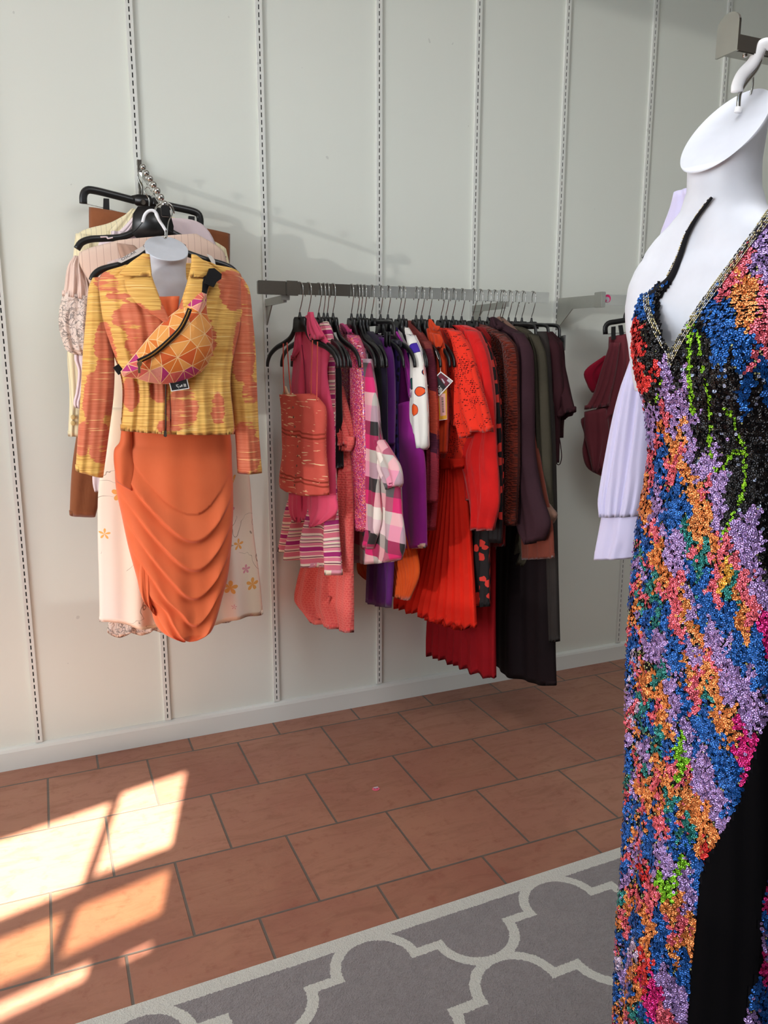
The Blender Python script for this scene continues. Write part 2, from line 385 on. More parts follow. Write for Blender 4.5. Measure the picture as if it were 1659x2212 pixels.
# little round sticker on a tile
def disc_px(bm,cx_,cy_,r,pl,off,th=.0004,mi=0,n=20,sq=1):
    c=pl.pt(cx_,cy_,off); vs=[bm.verts.new(c+pl.d*(r*math.cos(2*PI*k/n))+Vector((0,0,r*sq*math.sin(2*PI*k/n)))) for k in range(n)]
    f=bm.faces.new(vs); f.material_index=mi; q=bmesh.ops.extrude_face_region(bm,geom=[f])
    for v in [g for g in q['geom'] if isinstance(g,bmesh.types.BMVert)]: v.co+=pl.n*th
    for v in [g for g in q['geom'] if isinstance(g,bmesh.types.BMVert)]:
        for ff in v.link_faces: ff.material_index=mi
pinkp=plain('pink_sticker',(226,96,120),.5); hotpink=plain('hot_pink_sticker',(226,30,110),.5); greyp=plain('grey_sticker_print',(190,180,190),.6)
c=hit(812,1705,(0,0,0),Vector((0,0,1)))
bm=BM(); vs=[bm.verts.new((c.x+.0135*math.cos(k*PI/12),c.y+.0125*math.sin(k*PI/12),.0012)) for k in range(24)]
f=bm.faces.new(vs); q=bmesh.ops.extrude_face_region(bm,geom=[f])
for v in [g for g in q['geom'] if isinstance(g,bmesh.types.BMVert)]: v.co.z=.0022
box(bm,(c.x+.003,c.y+.007,.0024),(.017,.008,.0006),mi=1); box(bm,(c.x-.004,c.y+.001,.0024),(.004,.004,.0006),mi=2); box(bm,(c.x+.004,c.y-.001,.0024),(.0035,.006,.0006),mi=2)
bmesh.ops.recalc_face_normals(bm,faces=bm.faces[:])
tag(mk('round_sticker',bm,[pinkp,greyp,plain('sticker_ink',(120,30,70),.6)],smooth=False),'small worn pink round sticker stuck on a terracotta floor tile','sticker')
# ================= RACK HARDWARE =================
RY=-.27
def rail_x(px): return hit(px,640,(0,RY,0),Vector((0,1,0))).x
zr=1.7375
t=thing('hang_rail','long chrome rectangular clothes rail carrying the rainbow of garments','clothes rail',(1.3,RY,zr))
xa,xb=rail_x(557),rail_x(1184)
bm=BM(); box(bm,((xa+xb)/2,RY,zr),(xb-xa,.018,.041)); bevel(bm,.0016); mk('bar',bm,chrome,t,False)
bm=BM(); xs=(rail_x(557),rail_x(617)); box(bm,(sum(xs)/2-.0,RY,zr),(xs[1]-xs[0],.022,.046)); bevel(bm,.002); xs=(rail_x(617),rail_x(643)); box(bm,(sum(xs)/2,RY,zr),(xs[1]-xs[0]-.004,.026,.05)); mk('end_sleeve',bm,chrome,t,False)
def bracket(xw,par):
    bm=BM(); box(bm,(xw,-.13,zr-.034),(.012,.26,.026)); box(bm,(xw,-.262,zr-.028),(.03,.014,.022))
    v=[bm.verts.new(p) for p in [(xw-.002,-.01,zr-.045),(xw-.002,-.09,zr-.045),(xw-.002,-.012,zr-.115)]]; f=bm.faces.new(v)
    q=bmesh.ops.extrude_face_region(bm,geom=[f]); 
    for g in q['geom']:
        if isinstance(g,bmesh.types.BMVert): g.co.x+=.004
    bmesh.ops.recalc_face_normals(bm,faces=bm.faces[:]); b=mk('bracket',bm,steel,par,False)
    bm=BM(); sphere(bm,(xw-.004,-.02,zr-.036),.006,10,6,(.5,1,1)); mk('screw',bm,chrome,b)
bracket(SX[2],t); bracket(SX[4],t)
t2=thing('hang_rail','chrome rail with a pink round sticker, carrying the burgundy garments','clothes rail',(2.6,RY,zr))
x3=rail_x(1300); bm=BM(); box(bm,((x3+3.7)/2,RY,zr),(3.7-x3,.018,.044)); bevel(bm,.0016); mk('bar',bm,chrome,t2,False)
bm=BM(); box(bm,(x3-.006,RY+.004,zr),(.022,.05,.062)); bevel(bm,.002); mk('end_sleeve',bm,steel,t2,False)
bm=BM(); box(bm,((SX[5]+x3)/2,-.135,zr-.004),(math.hypot(x3-SX[5],.24),.006,.05),frame_of((x3-SX[5]-.01,-.25,0)))
v=[bm.verts.new(p) for p in [(SX[5],-.012,zr-.028),(SX[5]+.012,-.11,zr-.028),(SX[5],-.012,zr-.115)]]; f=bm.faces.new(v); q=bmesh.ops.extrude_face_region(bm,geom=[f])
for g in q['geom']:
    if isinstance(g,bmesh.types.BMVert): g.co.x+=.004
bmesh.ops.recalc_face_normals(bm,faces=bm.faces[:]); mk('bracket',bm,steel,t2,False)
pl=WP(RY-.0095)
bm=BM(); disc_px(bm,1312.5,645,.0165,pl,.0006,mi=0)
plate_px(bm,[(1305,643),(1311,641),(1316,643),(1317,648),(1314,653),(1309,653),(1311,648),(1306,646)],pl,.0006,.0012,mi=1)
st=mk('round_sticker',bm,[hotpink,greyp],None,False); tag(st,'hot pink and grey round sticker on the end of the short chrome rail','sticker')
# ================= HANGERS (built once, copied) =================
def hook_pts(): return [(-.021,-.034),(-.022,-.012),(-.013,.008),(0,.013),(.014,.008),(.022,-.008),(.020,-.034),(.009,-.066),(.0,-.086),(0,-.104)]
def hanger_proto(clip):
    root=thing('clip_hanger' if clip else 'clothes_hanger','x','hanger')
    bm=BM(); tube(bm,[(p[0],0,p[1]) for p in hook_pts()],.0017,n=7,res=40,refn=(0,1,0)); mk('hook',bm,chrome,root,local=True)
    bm=BM(); tube(bm,[(0,0,-.09),(0,0,-.1),(0,0,-.112)],[.0035,.005,.009],n=8,res=6,refn=(0,1,0))
    if clip:
        for s in(-1,1): tube(bm,[(0,0,-.12),(s*.06,0,-.121),(s*.14,0,-.124),(s*.166,0,-.130),(s*.175,0,-.146),(s*.176,0,-.178)],.0075,n=8,res=26,flat=.6,refn=(0,1,0))
    v=[bm.verts.new((a,-.005,b)) for a,b in [(-.026,-.106),(.026,-.106),(.032,-.114),(.040,-.158),(-.040,-.158),(-.032,-.114)]] if not clip else [bm.verts.new((a,-.006,b)) for a,b in [(-.026,-.106),(.026,-.106),(.036,-.113),(.044,-.134),(-.044,-.134),(-.036,-.113)]]
    f=bm.faces.new(v); q=bmesh.ops.extrude_face_region(bm,geom=[f])
    for g in q['geom']:
        if isinstance(g,bmesh.types.BMVert): g.co.y+=.010
    if not clip:
        for s in(-1,1): tube(bm,[(s*.024,0,-.115),(s*.032,0,-.145),(s*.055,0,-.176),(s*.095,0,-.196),(s*.145,0,-.212),(s*.185,0,-.236),(s*.203,0,-.262),(s*.207,0,-.281)],[.006,.009,.011,.011,.010,.0095,.009,.0075],n=8,res=34,flat=.62,refn=(0,1,0))
    bmesh.ops.recalc_face_normals(bm,faces=bm.faces[:]); mk('hanger_body',bm,black_plastic,root,local=True)
    if clip:
        bm=BM(); tube(bm,[(-.176,0,-.17),(.176,0,-.17)],.0012,n=6,refn=(0,1,0)); mk('clip_wire',bm,chrome,root,local=True)
        for s in(-1,1):
            bm=BM(); box(bm,(s*.125,-.006,-.183),(.02,.006,.052)); box(bm,(s*.125,.006,-.183),(.02,.006,.052)); box(bm,(s*.125,0,-.168),(.016,.012,.014)); bevel(bm,.0015,1); mk('clip',bm,black_plastic,root,local=True)
    return root
protoA=hanger_proto(False); protoC=hanger_proto(True); usedp=set()
def copy_tree(o,parent=None):
    c=o.copy(); COL.objects.link(c); c.parent=parent
    for ch in [x for x in bpy.data.objects if x.parent==o]: copy_tree(ch,c)
    return c
def hang(px,phi,label,clip=False,dz=0,group='black hangers on the long chrome rail'):
    p=protoC if clip else protoA
    if p.name in usedp: p=copy_tree(p)
    else: usedp.add(p.name)
    x=rail_x(px+2); a=math.radians(phi)
    p.location=(x,RY,zr+.0102+dz); p.rotation_euler=(0,0,math.atan2(-math.cos(a),math.sin(a)))
    tag(p,label,'hanger',group); return p
# ================= RACK GARMENTS =================
def rack_plane(px,phi=0,dx=0): return Plane((rail_x(px+2)+dx,RY,0),deg=phi)
def build(name,label,cat,parts,group=None):
    """parts: list of (part_name, bmesh, material). One part only: the thing is that mesh itself."""
    if len(parts)==1: return tag(mk(name,parts[0][1],parts[0][2]),label,cat,group)
    vs=[v.co for v in parts[0][1].verts]; c=sum(vs,Vector())/len(vs); top=max(v.z for v in vs)
    r=thing(name,label,cat,(c.x,c.y,top),0,group)
    for p in parts: mk(p[0],p[1],p[2],r)
    return r
def C(rungs,pl,**k): return cloth_bm(rungs,pl,**k)
def TB(pts,pl,r=.0025,off=.004,**k):
    bm=BM(); tube_px(bm,pts,pl,r,off,**k); return bm
# --- materials of the rack
def woven_coral():
    n=NT('coral_woven_cloth',rough=.8,spec=.2); uv=n.uv(); f=n.noise(uv,8,3)
    u,v,_=n.xyz(uv); base=n.mix(f,(196,72,62),(222,104,88))
    wob=n.math('ADD',v,n.math('MULTIPLY',n.noise(n.uv(1,.3),9,2),.035))
    st=n.math('SINE',n.math('MULTIPLY',wob,420)); zone=n.ramp(n.math('PINGPONG',n.math('ADD',wob,.03),.08),[(.010,1.),(.018,0.)])
    base=n.mix(n.math('MULTIPLY',n.math('GREATER_THAN',st,.2),zone),base,(150,56,40))
    k=n.noise(n.uv(20,150),1,1,.3,.6); base=n.mix(n.ramp(k,[(.67,0.),(.69,1.)]),base,(240,205,160))
    return n.out(base,n.noise(uv,300,2),.25,.002)
def stripes_mat():
    n=NT('pink_striped_knit',rough=.8); uv=n.uv(); u,v,_=n.xyz(uv)
    w=n.math('ADD',v,n.math('MULTIPLY',n.noise(n.uv(1,.2),6,1),.05)); p=n.math('FRACT',n.math('MULTIPLY',w,9))
    c=n.ramp(p,[(0,(214,110,128)),(.16,(235,205,180)),(.19,(110,40,70)),(.22,(235,205,190)),(.27,(222,120,145)),(.38,(240,214,190)),(.41,(165,40,110)),(.55,(238,210,190)),(.59,(222,130,150)),(.68,(90,50,60)),(.70,(236,214,190)),(.74,(205,150,160)),(.78,(96,60,60)),(.80,(238,220,196)),(.85,(226,150,165)),(.9,(80,50,55)),(.92,(236,220,200))],True)
    return n.out(c,n.noise(uv,200,2),.3,.003)
def coral_gauze():
    n=NT('coral_dobby_gauze',rough=.85,sheen=.2); uv=n.uv(); f=n.noise(uv,7,4)
    b=n.node('ShaderNodeTexBrick'); n.put(b.inputs[0],uv)
    for k,v in dict(Scale=1,**{'Mortar Size':.0022,'Brick Width':.012,'Row Height':.009,'Mortar Smooth':.6}).items(): b.inputs[k].default_value=v
    c=n.mix(f,(205,66,66),(232,98,92)); c=n.mix(n.math('MULTIPLY',b.outputs['Fac'],.35),c,(244,140,120))
    return n.out(c,n.math('ADD',n.noise(n.uv(1,.3),14,3),n.math('MULTIPLY',b.outputs['Fac'],.4)),.6,.006)
def glitter():
    n=NT('pink_glitter_knit',rough=.5,spec=.6); uv=n.uv(1,1); v=n.voro(uv,420,out=1)
    r,g,b=n.xyz(v); c=n.ramp(r,[(0,(170,40,75)),(.25,(208,66,110)),(.5,(220,90,120)),(.7,(150,40,120)),(.82,(240,160,90)),(.9,(246,200,210)),(.96,(90,40,160))],True)
    return n.out(c,g,.5,.003,Roughness=n.math('MULTIPLY',b,.7))
def plaid():
    n=NT('plaid_silk',rough=.6,sheen=.2); uv=n.uv(rot=.06); u,v,_=n.xyz(uv)
    U=n.math('FRACT',n.math('MULTIPLY',u,5.4)); V=n.math('FRACT',n.math('ADD',n.math('MULTIPLY',v,5.1),.12))
    cu=n.ramp(U,[(0,(240,232,222)),(.25,(120,120,120)),(.5,(214,30,110)),(.75,(30,28,30))],True)
    cv=n.ramp(V,[(0,(246,240,228)),(.22,(220,40,110)),(.48,(46,44,46)),(.72,(240,200,215))],True)
    return n.out(n.mix(.5,cu,cv),n.noise(n.uv(1,.3),14,3),.4,.006)
def dots():
    n=NT('white_spotted_silk',rough=.6); uv=n.uv(1,1,.3,ox=.02,oy=.03); d=n.voro(uv,15,out=0,rnd=.55); cc=n.voro(uv,15,out=1,rnd=.55); r,_,_=n.xyz(cc)
    col=n.ramp(r,[(0,(60,30,150)),(.35,(232,84,24)),(.6,(170,26,80)),(.8,(20,80,70))],True)
    c=n.mix(n.math('LESS_THAN',d,.36),(232,228,220),(30,20,60)); c=n.mix(n.math('LESS_THAN',d,.335),c,col)
    return n.out(c,n.noise(n.uv(1,.3),12,3),.35,.008)
def zbands(name,bands,rib=0,**k):
    n=NT(name,**k); uv=n.uv(); u,v,_=n.xyz(uv); w=n.math('ADD',v,n.math('MULTIPLY',n.math('SINE',n.math('MULTIPLY',u,28)),.02))
    f=n.math('MULTIPLY',w,1/2.2); c=n.ramp(f,[(z/2.2,c) for z,c in bands],True)
    h=n.math('SINE',n.math('MULTIPLY',v,2*PI/.005)) if rib else n.noise(uv,14,3)
    return n.out(n.mix(n.math('MULTIPLY',n.math('GREATER_THAN',h,.3),.25 if rib else 0),c,(60,10,10)),h,.4,.003)
def knit(name,c1,c2,s=95):
    n=NT(name,rough=.9,sheen=.1,spec=.1); uv=n.uv(1,1.6); v=n.voro(uv,s,out=0,rnd=.7); c=n.ramp(v,[(.25,c1),(.55,c2)])
    return n.out(n.mix(n.noise(uv,9,2),c,c2),v,1,.012)
def floral(name,bgc,fc,scale=22,thr=.36):
    n=NT(name,rough=.7); uv=n.uv(); q=n.mix(.12,uv,n.noise(uv,20,2)) ; d=n.voro(uv,scale,out=0); nn=n.noise(uv,55,3)
    f=n.math('LESS_THAN',n.math('ADD',d,n.math('MULTIPLY',nn,.35)),thr+.17); return n.out(n.mix(f,bgc,fc),nn,.3,.004)
def pleats_mat(name,c,c2): return fabric(name,c,c2,wr=.12,scale=6)
def lace():
    n=NT('orange_red_eyelet',rough=.8,sheen=.1,spec=.15); uv=n.uv(); d=n.voro(uv,150,out=0,rnd=.35); z=n.noise(uv,11,2,.5,1.5)
    zone=n.math('LESS_THAN',n.math('ABSOLUTE',n.math('SUBTRACT',z,.5)),.04); f=n.math('MULTIPLY',n.math('LESS_THAN',d,.36),zone)
    return n.out(n.mix(f,(226,50,30),(96,8,6)),n.math('SUBTRACT',n.noise(n.uv(1,.3),10,3),f),.5,.004)
def pl_saw(k,amp,grow=1):    # knife pleats
    return lambda s,v,x: amp*(.35+grow*v)*(((s*k+.15*math.sin(v*3+s*9))%1)-.5)
M={}
M['rose']=fabric('rose_pink_linen',(236,92,124),(214,62,100)); M['black']=fabric('black_cloth',(18,16,18),(10,9,10)); M['ink']=fabric('navy_black_cloth',(26,16,40),(14,10,22))
M['purple']=fabric('deep_violet_cloth',(110,42,128),(76,24,92)); M['bright']=fabric('bright_purple_crepe',(168,40,150),(132,24,124),wr=.2); M['orange']=fabric('orange_crepe',(216,70,24),(176,44,12))
M['red']=fabric('red_orange_chiffon',(232,48,26),(206,26,16),wr=.2,sheen=0); M['redb']=fabric('bright_red_crinkle',(216,26,22),(176,12,12),wr=.9,scale=14); M['dred']=fabric('dark_red_knit',(148,18,18),(112,10,12)); M['wine']=fabric('wine_red_pleated',(160,16,26),(122,8,18),wr=.2,sheen=0)
M['plum']=fabric('dark_plum_wool',(62,36,44),(46,26,32),weave=200,sheen=0); M['tweed']=fabric('tan_tweed',(150,112,92),(104,76,66),weave=260); M['olive']=fabric('olive_grey_wool',(74,68,54),(56,52,42),weave=200,sheen=0)
M['char']=fabric('charcoal_stripe',(56,50,46),(36,32,31),sheen=0); M['maroon']=fabric('dark_maroon_cloth',(54,20,26),(38,13,18),sheen=0); M['brown']=fabric('rust_brown_suede',(120,58,42),(98,44,34)); M['gown']=fabric('black_plum_gown',(30,14,18),(10,7,8),scale=3,sheen=0)
M['burg']=fabric('burgundy_satin',(122,52,60),(96,38,46),wr=.6,scale=6); M['crim']=fabric('crimson_cloth',(170,14,50),(140,8,40))
stripe=stripes_mat(); gauze=coral_gauze(); gl_=glitter(); pd=plaid()
G='garments crowded on the long chrome rail'
# --- 0 camisole
p0=rack_plane(645,13,-.022)
parts=[('bodice',C([((609,852),(673,850)),((610,866),(688,862)),((611,882),(702,882)),((612,940),(702,940)),((612,980),(702,978)),((606,1024),(708,1032)),((605,1044),(711,1069))],p0,T=.035,folds=(2.5,.005,.4),hem=lambda s:-.018*math.sin(PI*s),seed=3),woven_coral())]
for a in ([(612,742),(612,800),(614,850)],[(620,740),(624,800),(629,856)],[(675,735),(673,790),(672,852)],[(686,738),(685,800),(684,868)]): parts.append(('strap',TB(a,p0,.0038,.01,flat=.3),parts[0][2]))
bronze=plain('bronze_button',(120,70,50),.4)
for y,x in zip(range(880,1050,21),[633,634,637,640,643,643,641,639,636]):
    bm=BM(); sphere(bm,p0.pt(x,y,.045),.0048,8,6,(.5,.5,1)); parts.append(('button',bm,bronze))

bm=C([((616,834),(618,834)),((611,850),(628,856)),((613,858),(634,860))],p0,T=.004,off=-.01,nu=8,nv=8); parts.append(('lining',bm,fabric('cream_lining',(235,205,165))))
build('camisole','coral woven camisole with thin straps and cream flecks, first garment on the long rail','camisole',parts,G)
# --- 1 pink sleeveless shirt
p=rack_plane(664,14)
rose=M['rose']
parts=[('body',C([((643,715),(673,676)),((639,735),(700,722)),((637,762),(714,748)),((634,800),(707,800)),((630,850),(717,872)),((626,900),(722,900)),((625,1060),(726,1060)),((624,1100),(727,1112)),((636,1122),(724,1124))],p,T=.02,folds=(3,.007,.3),seed=1),rose),
 ('collar',C([((667,674),(676,674)),((664,695),(682,700)),((666,722),(694,724)),((672,736),(700,732))],p,T=.008,off=.022,nu=12,nv=14),rose),
 ('collar',C([((645,700),(652,700)),((639,730),(651,740)),((633,776),(650,752)),((632,780),(637,772))],p,T=.005,off=.024,nu=12,nv=14),rose),
 ('placket',TB([(652,745),(657,790),(660,850),(660,1000)],p,.003,.022,flat=.5),fabric('dark_rose_seam',(150,26,60))),
 ('front_tie',C([((670,1070),(727,1070)),((670,1110),(729,1105)),((671,1136),(700,1128)),((671,1140),(676,1139))],p,T=.006,off=.024,nu=12,nv=12),rose),
 ('front_tie',C([((624,1065),(652,1065)),((624,1095),(652,1100)),((630,1118),(649,1128)),((643,1128),(647,1130))],p,T=.006,off=.02,nu=12,nv=12),rose)]
build('sleeveless_shirt','rose pink sleeveless collared shirt with tie front, behind the coral camisole','shirt',parts,G)
# --- 2 striped dress
p=rack_plane(686,13)
build('striped_dress','pink and cream striped dress with a flared ruffle hem showing below the pink shirt','dress',[('body',C([((694,705),(706,694)),((690,720),(716,712)),((690,760),(722,770)),((692,900),(724,900)),((690,1000),(725,1010)),((680,1060),(727,1060))],p,T=.018,folds=(3,.005,.2),seed=5),stripe),
 ('ruffle',C([((640,1040),(727,1050)),((622,1105),(731,1115)),((614,1150),(734,1180)),((608,1188),(738,1243))],p,T=.03,folds=(3.2,.022,.15),nu=56,seed=8,off2=.03,off=0,front=lambda s,v,x:.015*v*math.sin(s*22)),stripe)],G)
p=rack_plane(697,12)
build('black_vest','plain black vest squeezed between the striped dress and the coral dress','vest',[('body',C([((700,712),(716,714)),((700,740),(726,745)),((700,790),(735,795)),((700,880),(737,880)),((702,1010),(741,1010))],p,T=.014),M['black'])],G)
# --- 4 coral dress
p=rack_plane(717,11)
parts=[('body',C([((728,838),(737,832)),((718,880),(752,880)),((716,920),(762,925)),((722,962),(760,966)),((730,975),(756,975)),((738,1000),(757,1005)),((738,1018),(758,1018))],p,T=.022,folds=(3,.006,.5),seed=9),gauze),
 ('cup',C([((720,868),(727,862)),((714,895),(740,900)),((712,925),(752,935)),((722,958),(756,964))],p,T=.022,off=.02,folds=(4,.004,1),nu=20,nv=18),gauze),
 ('waist_ruffle',C([((716,940),(764,944)),((718,955),(763,960)),((727,970),(757,975))],p,T=.022,off=.014,folds=(7,.005,0),nu=36,nv=10),gauze),
 ('skirt',C([((738,1010),(758,1012)),((718,1060),(761,1060)),((690,1140),(763,1140)),((655,1220),(764,1230)),((642,1270),(765,1290)),((640,1297),(765,1330)),((672,1336),(765,1366))],p,T=.035,folds=(3,.013,.25),nu=44,nv=60,seed=4,off2=.03),gauze),
 ('skirt_point',C([((680,1270),(715,1290)),((684,1310),(705,1325)),((683,1345),(690,1338))],p,T=.006,off=.05,nu=10,nv=12),gauze)]
for a in ([(731,742),(730,790),(729,838)],[(739,744),(737,790),(733,834)]): parts.append(('strap',TB(a,p,.0026,.01),gauze))
build('long_coral_dress','long coral strappy dress with ruffled cups and textured skirt, below the pink striped dress','dress',parts,G)
# --- 5 glitter jacket
p=rack_plane(757,4)
build('glitter_cardigan','long pink and red glitter knit cardigan with a pink neckband','cardigan',[('body',C([((734,706),(750,700)),((735,725),(768,722)),((737,760),(786,765)),((738,900),(790,900)),((745,1040),(794,1040)),((765,1140),(793,1146))],p,T=.02,seed=2),gl_),
 ('sleeve',C([((758,722),(770,726)),((762,760),(785,762)),((762,850),(792,852)),((763,1000),(796,1002)),((762,1140),(793,1149))],p,T=.026,off=.026,nu=20,folds=(1,.002,0)),gl_),
 ('neckband',C([((735,700),(741,698)),((738,710),(750,706)),((744,722),(760,722))],p,T=.006,off=.02,nu=8,nv=8),fabric('pink_ribbon',(214,70,130)))],G)
# --- 6 plaid shirt
p=rack_plane(770,2)
build('plaid_shirt','pink, black and white plaid silk shirt with a rolled sleeve and curved hem','shirt',[('body',C([((758,722),(772,722)),((768,745),(795,765)),((780,800),(812,820)),((785,880),(818,880)),((790,960),(826,960)),((790,1040),(862,1040)),((770,1120),(868,1110)),((766,1180),(875,1180)),((766,1218),(866,1216))],p,T=.03,folds=(2.5,.009,.4),nu=36,nv=56,seed=6,hem=lambda s:.012*abs(2*s-1)**2),pd),
 ('sleeve',C([((782,775),(800,775)),((787,850),(812,852)),((790,960),(818,960)),((796,1060),(820,1060)),((796,1130),(822,1130)),((788,1180),(806,1186))],p,T=.02,off=.03,nu=18,folds=(1,.004,.5)),pd),
 ('sleeve',C([((812,950),(828,950)),((816,985),(850,985)),((820,1015),(862,1008)),((836,1045),(867,1042)),((842,1058),(864,1050))],p,T=.022,off=.02,nu=18,nv=18),pd)],G)
p=rack_plane(778); build('black_cardigan','black cardigan directly behind the plaid shirt','cardigan',[('body',C([((765,712),(785,712)),((790,735),(812,748)),((796,800),(822,805)),((800,900),(824,900)),((806,1000),(826,1000))],p,T=.014),M['black'])],G)
p=rack_plane(787); build('navy_black_top','navy black top between the plaid shirt and the violet coat','top',[('body',C([((785,716),(805,716)),((795,735),(824,745)),((805,800),(834,800)),((812,900),(836,900)),((815,1060),(838,1060))],p,T=.014,seed=5),M['ink'])],G)
p=rack_plane(820,0)
build('violet_coat','deep violet coat, its plain straight hem showing below the plaid shirt','coat',[('body',C([((806,724),(816,722)),((803,745),(834,742)),((804,790),(847,785)),((812,860),(850,860)),((815,960),(851,960)),((800,1150),(852,1150)),((795,1228),(851,1236)),((792,1300),(846,1313))],p,T=.022,seed=7),M['purple']),
 ('sleeve',C([((822,728),(836,732)),((828,760),(847,770)),((832,850),(850,852)),((830,960),(849,960))],p,T=.018,off=.02,nu=16),M['purple'])],G)
p=rack_plane(830); 
def lacy():
    n=NT('black_violet_lace',rough=.7); uv=n.uv(); d=n.voro(uv,60,'SMOOTH_F1'); return n.out(n.mix(n.ramp(d,[(.3,0.),(.42,1.)]),(16,12,24),(52,30,96)),d,.5,.004)
build('lace_skirt','black and violet lace skirt with a smooth waistband, beside the bright purple blazer','skirt',[('body',C([((840,748),(863,748)),((838,800),(863,800)),((836,880),(858,880)),((836,1000),(862,1000))],p,T=.014,folds=(3,.004,.2)),lacy()),('waistband',C([((841,733),(864,735)),((841,748),(864,750))],p,T=.017,nu=14,nv=6),fabric('black_satin_band',(36,30,46),rough=.4))],G)
p=rack_plane(836,4)
def pleat_or():
    return C([((812,1060),(872,1060)),((790,1150),(890,1150)),((773,1232),(905,1236)),((852,1283),(884,1297))],p,T=.02,folds=(1,.002,0),nu=90,nv=20,front=lambda s,v,x:.006*math.sin(s*150))
build('pleated_orange_skirt','orange finely pleated skirt peeking out below the purple blazer','skirt',[('body',pleat_or(),fabric('orange_pleat_cloth',(222,92,28),(190,64,14),wr=.1))],G)
p=rack_plane(860,3)
br=M['bright']
build('purple_blazer','bright purple blazer with a long straight sleeve, in the middle of the rail','blazer',[('body',C([((850,716),(862,716)),((850,740),(878,748)),((849,790),(893,795)),((842,860),(894,860)),((829,950),(893,950)),((836,1060),(880,1070))],p,T=.024,folds=(1.5,.006,.5),seed=4),br),
 ('sleeve',C([((850,886),(888,866)),((841,925),(893,920)),((848,958),(908,955)),((862,1000),(915,1000)),((868,1060),(917,1060)),((872,1120),(919,1120)),((876,1184),(920,1182))],p,T=.032,off=.026,nu=26,folds=(1,.004,.5)),br),
 ('sleeve_lining',C([((893,1178),(919,1176)),((892,1185),(919,1184))],p,T=.01,off=.04,nu=8,nv=4),fabric('pale_lining',(232,190,170))),
 ('lapel',C([((852,716),(858,716)),((864,745),(872,742)),((876,800),(888,800)),((886,860),(893,858))],p,T=.005,off=.028,nu=10,nv=16),br)],G)
p=rack_plane(869,0); dm=dots()
build('spotted_blouse','white blouse with big orange, violet and crimson spots, right of the purple blazer','blouse',[('body',C([((853,703),(874,701)),((856,730),(890,722)),((870,780),(905,770)),((886,830),(914,830)),((889,900),(920,905)),((892,945),(921,945))],p,T=.022,folds=(2,.005,.3),seed=2),dm),
 ('sleeve',C([((884,722),(894,726)),((892,760),(909,764)),((893,850),(919,850)),((894,930),(922,925)),((903,958),(921,962)),((910,972),(917,972))],p,T=.024,off=.02,nu=18,folds=(2,.005,.3)),dm)],G)
p=rack_plane(897,0)
rb=zbands('ribbed_block_knit',[(0,(176,60,76)),(1.10,(178,60,78)),(1.155,(86,34,58)),(1.225,(192,74,52)),(1.375,(92,26,44)),(1.51,(128,54,50))],1,rough=.9)
build('ribbed_sweater','ribbed sweater in blocks of brown, plum, rust and rose','sweater',[('body',C([((872,694),(884,692)),((884,715),(908,715)),((893,740),(928,745)),((905,780),(938,785)),((912,850),(940,855)),((915,950),(943,950)),((914,1050),(942,1050)),((914,1085),(940,1085)),((916,1146),(934,1146))],p,T=.022,seed=8),rb),
 ('sleeve',C([((915,735),(928,740)),((922,790),(938,790)),((925,880),(943,880)),((926,1000),(943,1000)),((925,1084),(941,1086))],p,T=.02,off=.02,nu=14),rb)],G)
# --- 13 orange collar dress, with tags hanging from it
p=rack_plane(909,4); og=M['orange']
build('orange_shirt_dress','dark orange collared shirt dress, the tags hang from it','dress',[('body',C([((925,712),(945,705)),((930,755),(960,752)),((938,800),(962,800)),((940,900),(966,900)),((941,980),(962,980))],p,T=.018,seed=1),og),
 ('collar',C([((928,718),(950,722)),((932,738),(957,735)),((938,757),(952,750))],p,T=.006,off=.02,nu=12,nv=10),og),
 ('collar',C([((927,690),(931,689)),((926,702),(942,704)),((930,712),(950,716))],p,T=.004,off=.016,nu=12,nv=10),og)],G)
pt=rack_plane(897,34); pt=Plane(hit(951,830,(rail_x(897),RY,0),p.n)+p.n*.035,d=(.92,-.39))
t=thing('hang_tag','dark square hang tag with white rim, hung cornerwise before the orange shirt dress','tag',pt.pt(951,801))
bm=BM(); plate_px(bm,[(952,802),(979,823),(949,856),(923,832.5)],pl=pt,th=.0008); mk('card',bm,paper_white,t,False)
bm=BM(); plate_px(bm,[(952,805),(976,823.5),(948.6,852.5),(926,832)],pl=pt,th=.0004,off=.0009); mk('printed_face',bm,dark_print,t,False)
bm=BM(); plate_px(bm,[(952,806),(975,823.5),(963,835),(946,813)],pl=pt,th=.0004,off=.0014)
mk('printed_picture',bm,plain('wine_print',(110,30,50),.6),t,False)
bm=BM(); plate_px(bm,[(968,818),(975,823.5),(971.5,827.6),(965,822)],pl=pt,th=.0004,off=.0019)
plate_px(bm,[(953,817.5),(956,818.5),(961,826),(959.5,829),(956,823.5)],pl=pt,th=.0004,off=.0019); mk('printed_label',bm,plain('grey_print',(196,196,204),.6),t,False)
bm=BM()
for k in range(3):
    for j in range(5):
        if (k*5+j)%6==5: continue
        cx_=942+k*3.4-j*1.6+j*.2; cy_=829+k*3.0+j*2.3; a=.1
        plate_px(bm,[(cx_-1.6,cy_-.2),(cx_+.9,cy_-2.2),(cx_+1.9,cy_-1.1),(cx_-.5,cy_+1)],pl=pt,th=.0003,off=.0014)
for k in range(5): plate_px(bm,[(945.0+k*1.55,846.5+k*1.0),(951.5+k*1.0,836+k*1.0),(951.9+k*1.0,836.4+k),(945.5+k*1.55,847+k)],pl=pt,th=.0003,off=.0014)
mk('printed_text',bm,paper_white,t,False)
bm=BM(); tube_px(bm,[(941,758),(946,772),(951,783),(951.5,806)],pt,.0008,.001,n=5); mk('thread',bm,paper_white,t)
pt2=Plane(pt.p0-p.n*.012,d=pt.d)
